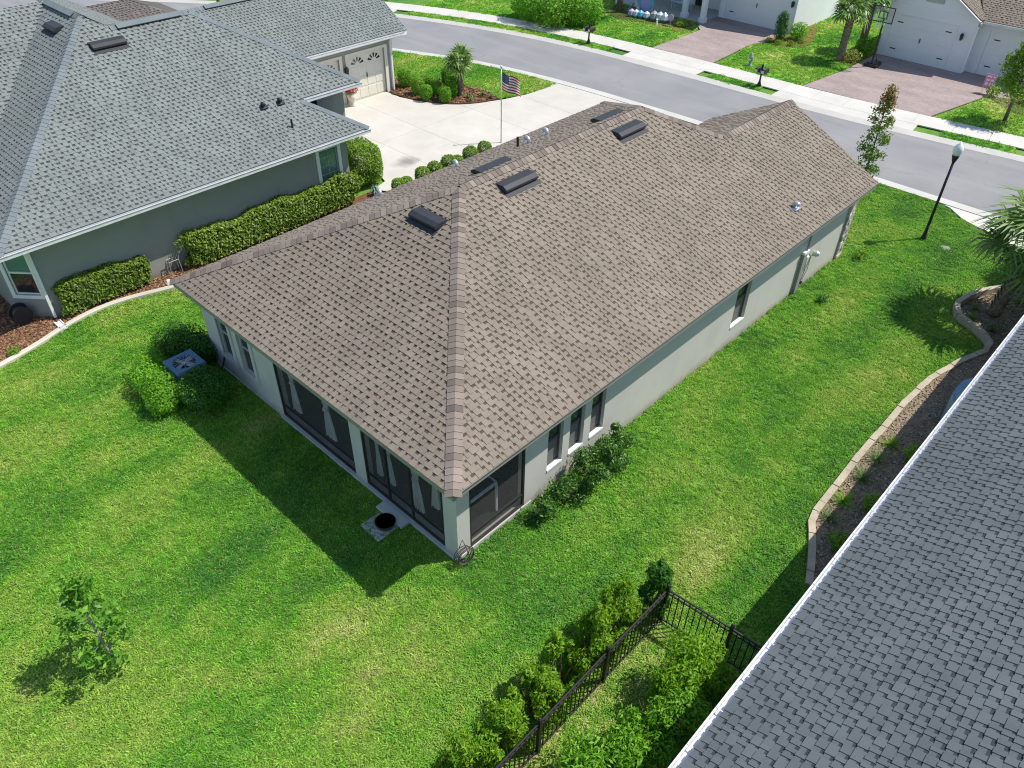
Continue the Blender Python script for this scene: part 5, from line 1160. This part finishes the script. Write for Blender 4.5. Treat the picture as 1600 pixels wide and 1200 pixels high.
# ================================================================== other things
# air conditioner
ac = thing('air_conditioner', (-9.85, -.53, 0), 'shade-tinted air conditioner unit ringed by bushes', 'air conditioner')
m = MB(); m.box(-10.3, -9.4, -.98, -.1, -.02, .05); m.build('pad', 'slab_concrete', ac)
m = MB(); q = [(-10.22, -.9), (-9.48, -.9), (-9.48, -.16), (-10.22, -.16)]; m.prism(q, .05, .7); m.build('casing', 'ac_casing', ac)
for k in range(12):
    m = MB(); z = .12 + k * .05; m.box(-10.235, -9.465, -.915, -.145, z, z + .018); m.build('louver', 'ac_casing', ac)
m = MB(); cx_, cy_ = -9.85, -.53
for i in range(24):
    a0, a1 = i * math.pi / 12, (i + 1) * math.pi / 12
    def sq(a, R): 
        c, s = math.cos(a), math.sin(a); k = R / max(abs(c), abs(s)); return (cx_ + c * k, cy_ + s * k)
    ci = lambda a, R, z: (cx_ + math.cos(a) * R, cy_ + math.sin(a) * R, z)
    m.face([(*sq(a0, .41), .745), (*sq(a1, .41), .745), (*sq(a1, .385), .80), (*sq(a0, .385), .80)]); m.face([(*sq(a0, .385), .80), (*sq(a1, .385), .80), ci(a1, .31, .80), ci(a0, .31, .80)]); m.face([ci(a0, .31, .80), ci(a1, .31, .80), ci(a1, .28, .745), ci(a0, .28, .745)])
m.build('lid', 'ac_casing', ac)
m = MB(); m.lathe([(.08, .745), (.09, .765), (.06, .78)], (cx_, cy_, 0), 14)
for i in range(4): a = i * math.pi / 2 + .4; m.obox(Vector((cx_ + math.cos(a) * .17, cy_ + math.sin(a) * .17, .75)), Vector((math.cos(a), math.sin(a), 0)) * .1, Vector((-math.sin(a), math.cos(a), .25)) * .06, Vector((0, 0, .004)))
m.build('fan', 'hydrant_paint', ac); m = MB(); m.lathe([(.285, .702), (.285, .712), (.0, .713)], (cx_, cy_, 0), 20); m.build('fan_well_shade', 'plastic_black', ac)  # black disc on the closed casing top paints the well's shade
m = MB()
for i in range(16): a = i * math.pi / 8; m.tube([(cx_ + math.cos(a) * .05, cy_ + math.sin(a) * .05, .805), (cx_ + math.cos(a) * .31, cy_ + math.sin(a) * .31, .803)], .004, 4)
m.build('grille', 'steel', ac)
m = MB(); m.tube([(-9.55, -.16, .2), (-9.5, .1, .25), (-9.6, .35, .3), (-9.62, .46, .55)], .025, 6); m.build('refrigerant_line', 'plastic_black', ac)
# step, pad and rubber tub at the porch door
tag(sheet('stepping_slab', [(-2.72, -.4), (-2.08, -.42), (-2.06, .25), (-2.7, .27)], .035, 'slab_concrete', kind=None), 'square concrete pad on the lawn below the porch door', 'slab')
m = MB(); m.box(-2.85, -1.98, .16, .395, 0, .1); tag(m.build('door_step', 'sidewalk'), 'pale concrete step against the porch screen door', 'step')
m = MB(); m.lathe([(.17, .0), (.21, .015), (.23, .09), (.24, .1), (.22, .1), (.2, .03), (.0, .028)], (-2.34, .0, .037), 20); tag(m.build('rubber_tub', 'rubber', smooth=True), 'low black round tub on the concrete pad', 'tub')
# garden hose on a hook at the corner post
hc = thing('garden_hose', (-.3, .52, 0), 'coiled dark hose leaning on the corner post', 'hose'); m = MB(); rr = random.Random(8)
for k in range(5):
    R = .2 + .012 * rr.uniform(-1, 1.5); oz = .3 + .02 * rr.uniform(-1, 1); oy = .5 + .03 * rr.uniform(-1, 1)
    m.tube([(-.37 + .035 * k + .03 * math.cos(a), oy + math.cos(a) * R, oz + math.sin(a) * R * 1.1) for a in [i * math.pi / 14 for i in range(29)]], .011, 6)
m.build('coil', 'rubber', hc); m = MB()
m.tube([(-.28, .62, .1), (-.2, .75, .02), (-.05, .7, .015), (.02, .5, .015), (-.1, .3, .015), (-.25, .42, .015), (-.2, .6, .02), (-.3, .55, .5), (-.36, .5, .75), (-.38, .42, .55)], .01, 6); m.build('loose_end', 'rubber', hc)
# fence
fence = thing('fence', (3.52, 2.25, 0), 'black metal picket fence turning a corner on the lawn', 'fence')
fp = MB(); fp.box(-.031, .031, -.031, .031, 0, 1.2); 
def shared(name, mb, mat):
    me = bpy.data.meshes.new(name); me.from_pydata(mb.v, [], mb.f); me.materials.append(MATS[mat]); return me
pc = MB(); pc.box(-.009, .009, -.009, .009, .06, 1.06); ME_PICK = shared('picket', pc, 'black_metal')
pm = MB(); pm.box(-.032, .032, -.032, .032, -.02, 1.16); pm.lathe([(.04, 1.16), (.042, 1.18), (.02, 1.21)], (0, 0, 0), 8); ME_POST = shared('post', pm, 'black_metal')
FL = [((3.52, 2.25), (4.86, 2.36)), ((4.86, 2.36), (6.3, 2.45)), ((3.52, 2.25), (3.5, .42)), ((3.5, .42), (3.5, -1.4)), ((3.5, -1.4), (3.5, -3.2))]
for p in {q for s in FL for q in s}: link('post', ME_POST, (*p, 0), fence)
for a, b in FL:
    a, b = Vector((*a, 0)), Vector((*b, 0)); d = (b - a); L = d.length; d /= L
    for z in (.1, .96, 1.06): m = MB(); m.bar(a + d * .035 + Vector((0, 0, z)), b - d * .035 + Vector((0, 0, z)), .028, .03); m.build('rail', 'black_metal', fence)
    n = int(L / .115)
    for i in range(1, n): link('picket', ME_PICK, a + d * (L * i / n), fence)
# street lamp
lp = thing('street_lamp', (1.19, 21.5, 0), 'black street lamp with clear globe standing on the side lawn', 'street lamp'); o = (1.19, 21.5, 0)
m = MB(); m.lathe([(.1, 0), (.105, .03), (.08, .1), (.06, .25), (.052, .4), (.048, .6)], o, 14); m.build('base', 'black_metal', lp, smooth=True)
m = MB(); m.lathe([(.052, .58), (.045, 1.5), (.04, 2.85)], o, 12); m.build('pole', 'black_metal', lp, smooth=True)
m = MB(); m.lathe([(.045, 2.85), (.06, 2.9), (.1, 3.02), (.12, 3.1), (.06, 3.11)], o, 14); m.build('collar', 'black_metal', lp, smooth=True)
m = MB(); m.lathe([(.1, 3.11), (.15, 3.22), (.16, 3.32), (.12, 3.44), (.05, 3.5), (.015, 3.58)], o, 16); m.build('globe', 'lamp_globe', lp, smooth=True)
m = MB(); m.lathe([(.17, -.01), (.17, .015), (.13, .02)], (2.02, 21.4, .01), 16); m.lathe([(.13, .02), (.12, .03), (.0, .035)], (2.02, 21.4, .01), 16); tag(m.build('valve_cover', 'cover_grey'), 'round utility cover set in the lawn beside the lamp', 'utility cover')
# utility box, taken for an air conditioner, beside the slate-roofed house
m = MB(); n = 20
pts = [(5.85 + .62 * math.copysign(abs(math.cos(a)) ** .7, math.cos(a)), 12.7 + .8 * math.copysign(abs(math.sin(a)) ** .7, math.sin(a))) for a in [i * 2 * math.pi / n for i in range(n)]]
m.prism(pts, .03, .85); pts2 = [(5.85 + (x - 5.85) * .92, 12.7 + (y - 12.7) * .92) for x, y in pts]; i0 = len(m.v); m.prism(pts2, .85, .93); tk = m.build('utility_box', 'utility_blue'); tag(tk, 'blue rounded utility box half hidden under the slate gutter', 'utility box')
# metal frame and stones in the mulch bed
wf = thing('plant_stand', (-15.2, 1.9, 0), 'bent metal frame standing between the two hedges', 'stand')
for dx in (0, .22):
    m = MB(); m.tube([(-15.35 + dx, 1.75, .02), (-15.35 + dx, 1.78, .55), (-15.35 + dx, 2.1, .55), (-15.35 + dx, 2.13, .02)], .014, 6); m.build('hoop', 'steel', wf)
m = MB(); m.tube([(-15.35, 1.94, .55), (-15.13, 1.94, .55)], .012, 6); m.build('crossbar', 'steel', wf)
for i, (x, y, s) in enumerate(((-14.8, 1.5, .13), (-14.75, 1.75, .1), (-15.0, 1.55, .09))):
    P, N = blob(1, 1, 1, 1); m = MB(); m.lathe([(s * .7, 0), (s, s * .3), (s * .6, s * .55), (.01, s * .6)], (x, y, .03), 7); tag(m.build('stone', 'stone_cream'), ['largest pale stone by the bed curb', 'middle pale stone by the bed curb', 'smallest pale stone near the metal frame'][i], 'stone')
m = MB(); m.box(-15.2, -14.72, -1.93, -1.77, .03, .07); m.box(-15.2, -14.72, -1.95, -1.93, .03, .11); m.box(-15.2, -14.72, -1.77, -1.75, .03, .11); tag(m.build('splash_block', 'white_trim'), 'white splash trough under the hedge corner downspout', 'splash block')
hr = thing('hose_reel', (-15.95, -2.5, .02), 'black hose reel under the corner window of the grey house', 'hose reel')
m = MB(); m.tube([(-16.1, -2.5, .32), (-15.82, -2.5, .32)], .2, 16); m.build('coil', 'rubber', hr, smooth=True)
for x in (-16.13, -15.8):
    m = MB(); m.tube([(x, -2.5, .32), (x + .03, -2.5, .32)], .27, 18); m.build('flange', 'plastic_black', hr); m = MB(); m.bar((x + .015, -2.7, .02), (x + .015, -2.5, .34), .035); m.bar((x + .015, -2.3, .02), (x + .015, -2.5, .34), .035); m.build('leg', 'plastic_black', hr)
# flower pot at the garage
pt = thing('flower_pot', (-23.0, 15.02, .016), 'cream urn with red flowers between the garage doors', 'flower pot')
m = MB(); m.lathe([(.16, 0), (.17, .04), (.12, .1), (.2, .35), (.25, .55), (.23, .57), (.2, .5)], (-23.0, 15.02, .016), 14); m.build('pot', 'terracotta', pt, smooth=True)
P, N = blob(260, .28, .28, .2, 2, .6, .2, 3); V, C = leaf_quads(P, N, .07); link('leaves', quads_mesh('pot_leaves', V, C, 'leaf_dark'), (-23.0, 15.02, .68), pt)
P, N = blob(260, .29, .29, .2, 2, .15, .2, 4, True); V, C = leaf_quads(P, N, .075, .9); link('petals', quads_mesh('petals', V, C, 'red_petal'), (-23.0, 15.02, .72), pt)
# flag
fg = thing('flagpole', (-15.15, 16.9, .02), 'slim silver flagpole beside the concrete driveway', 'flagpole'); m = MB(); m.lathe([(.028, 0), (.026, 1.5), (.02, 3.1)], (-15.15, 16.9, .02), 10); m.build('pole', 'steel', fg, smooth=True)
m = MB(); m.lathe([(.01, 3.1), (.045, 3.13), (.05, 3.17), (.03, 3.21), (.005, 3.22)], (-15.15, 16.9, .02), 10); m.build('ball', 'steel', fg, smooth=True)
m = MB(); nu, nv = 20, 13; fo = Vector((-15.12, 16.92, 3.0)); fdir = Vector((.52, .85, 0)).normalized(); fs = Vector((fdir.y, -fdir.x, 0))
def fpt(u, v): return fo + fdir * (u * .72 + v * u * .1) + Vector((0, 0, -v * .72 - u ** 1.1 * .42 - .05 * math.sin(u * 6))) + fs * (.06 * math.sin(u * 9 + v * 2) * u)
for i in range(nu):
    for j in range(nv):
        canton = i < nu * .4 and j < 7; c = (.03, .045, .16) if canton else ((.5, .03, .05) if j % 2 == 0 else (.8, .8, .8))
        m.face([fpt(i / nu, j / nv), fpt((i + 1) / nu, j / nv), fpt((i + 1) / nu, (j + 1) / nv), fpt(i / nu, (j + 1) / nv)], c)
for r_i in range(9):
    for c_i in range(6 if r_i % 2 == 0 else 5):
        u, v = (.035 + c_i * .065 + (.032 if r_i % 2 else 0)), .05 + r_i * .054; p = [fpt(u + a, v + b) for a, b in ((-.01, 0), (0, .012), (.01, 0), (0, -.012))]
        for sg in (1, -1): m.face([q + fs * .004 * sg for q in (p if sg > 0 else p[::-1])], (.85, .85, .85))
fl = m.build('flag', 'flag_cloth', smooth=True); tag(fl, 'striped red and white flag with starry blue corner on the silver pole', 'flag')
# mailboxes
def mailbox(loc, label):
    t = thing('mailbox', loc, label, 'mailbox', 'twin mailboxes along the far kerb'); x, y, z = loc
    m = MB(); m.lathe([(.12, 0), (.12, .08), (.07, .2), (.045, .3), (.04, 1.02), (.06, 1.04), (.02, 1.12)], loc, 10); m.build('post', 'black_metal', t, smooth=True)
    m = MB(); m.bar((x - .28, y, z + .68), (x + .28, y, z + .68), .05); m.build('arm', 'black_metal', t)
    for s in (-1, 1):
        m = MB(); c = x + s * .18; prof = [(-.09, 0), (.09, 0), (.09, .13), (.065, .19), (0, .22), (-.065, .19), (-.09, .13)]
        a = [(c + p, y - .26, z + .71 + q) for p, q in prof]; b = [(c + p, y + .22, z + .71 + q) for p, q in prof]
        m.face(a); m.face(b[::-1])
        for i in range(7): j = (i + 1) % 7; m.face([a[j], a[i], b[i], b[j]])
        bx = m.build('box', 'black_metal', t); m = MB(); m.box(c - .07, c + .07, y - .275, y - .262, z + .73, z + .86); m.build('door', 'galvanized', bx)
mailbox((-21.3, 30.35, .0), 'black twin mailbox on the verge near the big bushes'); mailbox((-10.9, 31.15, .0), 'black twin mailbox on the verge near the hydrant')
# hydrant
hy = thing('fire_hydrant', (-12.85, 33.6, .0), 'grey fire hydrant on the lawn behind the sidewalk', 'hydrant'); l = (-12.85, 33.6, 0)
m = MB(); m.lathe([(.13, 0), (.13, .05), (.08, .07), (.08, .42), (.12, .44), (.12, .48), (.1, .5), (.09, .58), (.04, .64), (.02, .69)], l, 12); m.build('body', 'hydrant_paint', hy, smooth=True)
for d in ((1, 0), (-1, 0), (0, -1)):
    m = MB(); m.tube([(l[0] + d[0] * .07, l[1] + d[1] * .07, .36), (l[0] + d[0] * .16, l[1] + d[1] * .16, .36)], .05, 8); m.build('outlet', 'galvanized', hy)
# basketball hoop
bh = thing('basketball_hoop', (-8.2, 37.95, .02), 'portable basketball hoop beside the paver driveway', 'basketball hoop'); x, y = -8.2, 37.95
m = MB(); m.prism([(x - .35, y + .1), (x + .35, y + .1), (x + .25, y + 1.0), (x - .25, y + 1.0)], .02, .16); m.prism([(x - .25, y + .2), (x + .25, y + .2), (x + .18, y + .9), (x - .18, y + .9)], .16, .2); m.build('base', 'plastic_black', bh)
m = MB(); m.tube([(x, y + .25, .15), (x, y + .2, 1.2), (x, y + .12, 2.45)], .045, 8); m.tube([(x, y + .12, 2.3), (x, y - .1, 2.7)], .03, 6); m.tube([(x, y + .85, .18), (x, y + .2, .9)], .02, 6); m.build('pole', 'black_metal', bh)
m = MB(); m.box(x - .52, x + .52, y - .15, y - .13, 2.35, 3.05); m.build('backboard', 'backboard_glass', bh)
m = MB()
for a, b, c, d in ((-.55, .55, 2.32, 2.36), (-.55, .55, 3.04, 3.08), (-.55, -.51, 2.36, 3.04), (.51, .55, 2.36, 3.04), (-.22, .22, 2.5, 2.53), (-.22, .22, 2.82, 2.85), (-.22, -.19, 2.53, 2.82), (.19, .22, 2.53, 2.82)): m.box(x + a, x + b, y - .165, y - .12, c, d)
m.build('board_frame', 'black_metal', bh); m = MB(); m.tube([(x + math.cos(a) * .2, y - .38 + math.sin(a) * .2, 2.42) for a in [i * math.pi / 10 for i in range(21)]], .012, 6); m.build('rim', 'bronze_metal', bh)
m = MB()
for i in range(10): a = i * math.pi / 5; m.tube([(x + math.cos(a) * .2, y - .38 + math.sin(a) * .2, 2.42), (x + math.cos(a + .3) * .11, y - .38 + math.sin(a + .3) * .11, 2.05)], .006, 4)
m.build('net', 'white_trim', bh)
# pink yard sign
ys = thing('yard_sign', (-2.35, 38.4, .02), 'pink yard sign with white marks at the edge of the paver driveway', 'sign'); m = MB(); m.box(-2.62, -2.12, 38.38, 38.4, .3, .95); bd = m.build('board', 'pink_board', ys)
for x in (-2.55, -2.19): m = MB(); m.bar((x, 38.41, .02), (x, 38.41, .9), .02); m.build('stake', 'steel', ys)
for i, (a, b, c, d) in enumerate(((-2.56, -2.34, .8, .88), (-2.28, -2.18, .8, .88), (-2.54, -2.4, .62, .7), (-2.34, -2.2, .62, .72), (-2.55, -2.42, .4, .55), (-2.36, -2.28, .4, .55), (-2.24, -2.17, .4, .55))): m = MB(); m.box(a, b, 38.372, 38.379, c, d); m.build('mark', 'white_trim', bd)
# yard decorations before the porch: a big X, a round ball board and low cut-outs
m = MB(); o = Vector((-23.3, 37.3, .75)); m.bar(o + Vector((-.45, 0, -.7)), o + Vector((.45, 0, .6)), .22, .04); m.bar(o + Vector((-.45, .045, .6)), o + Vector((.45, .045, -.7)), .22, .04); tag(m.build('letter_sign', 'silver_board'), 'tall silver X shaped yard decoration', 'yard decoration')
m = MB(); m.tube([(-22.6, 37.5, .75), (-22.6, 37.54, .75)], .55, 24); dsc = m.build('round_sign', 'blue_board'); tag(dsc, 'round pastel disc decoration beside the silver X', 'yard decoration')
m = MB(); m.bar((-22.6, 37.52, 0), (-22.6, 37.52, .3), .03); m.build('stake', 'steel', dsc); m = MB(); m.tube([(-22.6, 37.485, .62), (-22.6, 37.498, .62)], .34, 20); m.build('inner_disc', 'violet_board', dsc)
dec = ['pale', 'silver', 'bright blue', 'grey', 'silver', 'pale', 'grey']; dm = ['violet_board', 'silver_board', 'blue_board', 'silver_board', 'hydrant_paint', 'silver_board', 'galvanized']
for i, xx in enumerate((-22.9, -22.6, -22.3, -21.9, -21.4, -21.0, -20.7)):
    m = MB(); yy = 36.5 + i * .07; rr = .24 if i < 4 else .3
    m.lathe([(rr * .5, 0), (rr, rr * .6), (rr * .8, rr * 1.4), (.02, rr * 1.9)], (xx, yy, .03), 7); tag(m.build('garden_ornament', dm[i]), ['small pale violet ornament at the left end of the low row before the porch', 'small silver ornament second in the low row before the porch', 'bright blue ornament in the low row before the porch', 'silver ornament right of the bright blue one', 'grey ornament midway in the low row before the porch', 'larger silver ornament near the right end of the low row', 'grey metal ornament at the right end of the low row'][i], 'ornament', 'low yard ornaments before the porch')
m = MB(); m.tube([(-20.05, 36.55, .5), (-20.05, 36.58, .5)], .2, 16); m.bar((-20.05, 36.56, 0), (-20.05, 36.56, .35), .02); tag(m.build('round_sign', 'violet_board'), 'small violet disc on a stake by the red mulch', 'yard decoration')
m = MB(); m.bar((-20.7, 36.1, 0), (-20.7, 36.1, .3), .08); m.lathe([(.06, .3), (.07, .36), (.01, .4)], (-20.7, 36.1, 0), 8); tag(m.build('path_light', 'white_trim'), 'little white garden light on the shaded lawn', 'garden light')
# bench on the far porch
pb = thing('bench', (-21.6, 40.0, .06), 'pale bench on the white porch', 'bench'); m = MB(); m.box(-22.3, -20.9, 39.8, 40.25, .46, .52); m.build('seat', 'silver_board', pb); m = MB(); m.box(-22.3, -20.9, 40.25, 40.3, .52, 1.0); m.build('backrest', 'silver_board', pb)
for xx in (-22.2, -21.0):
    for yy in (39.85, 40.2): m = MB(); m.bar((xx, yy, .06), (xx, yy, .46), .06); m.build('leg', 'silver_board', pb)
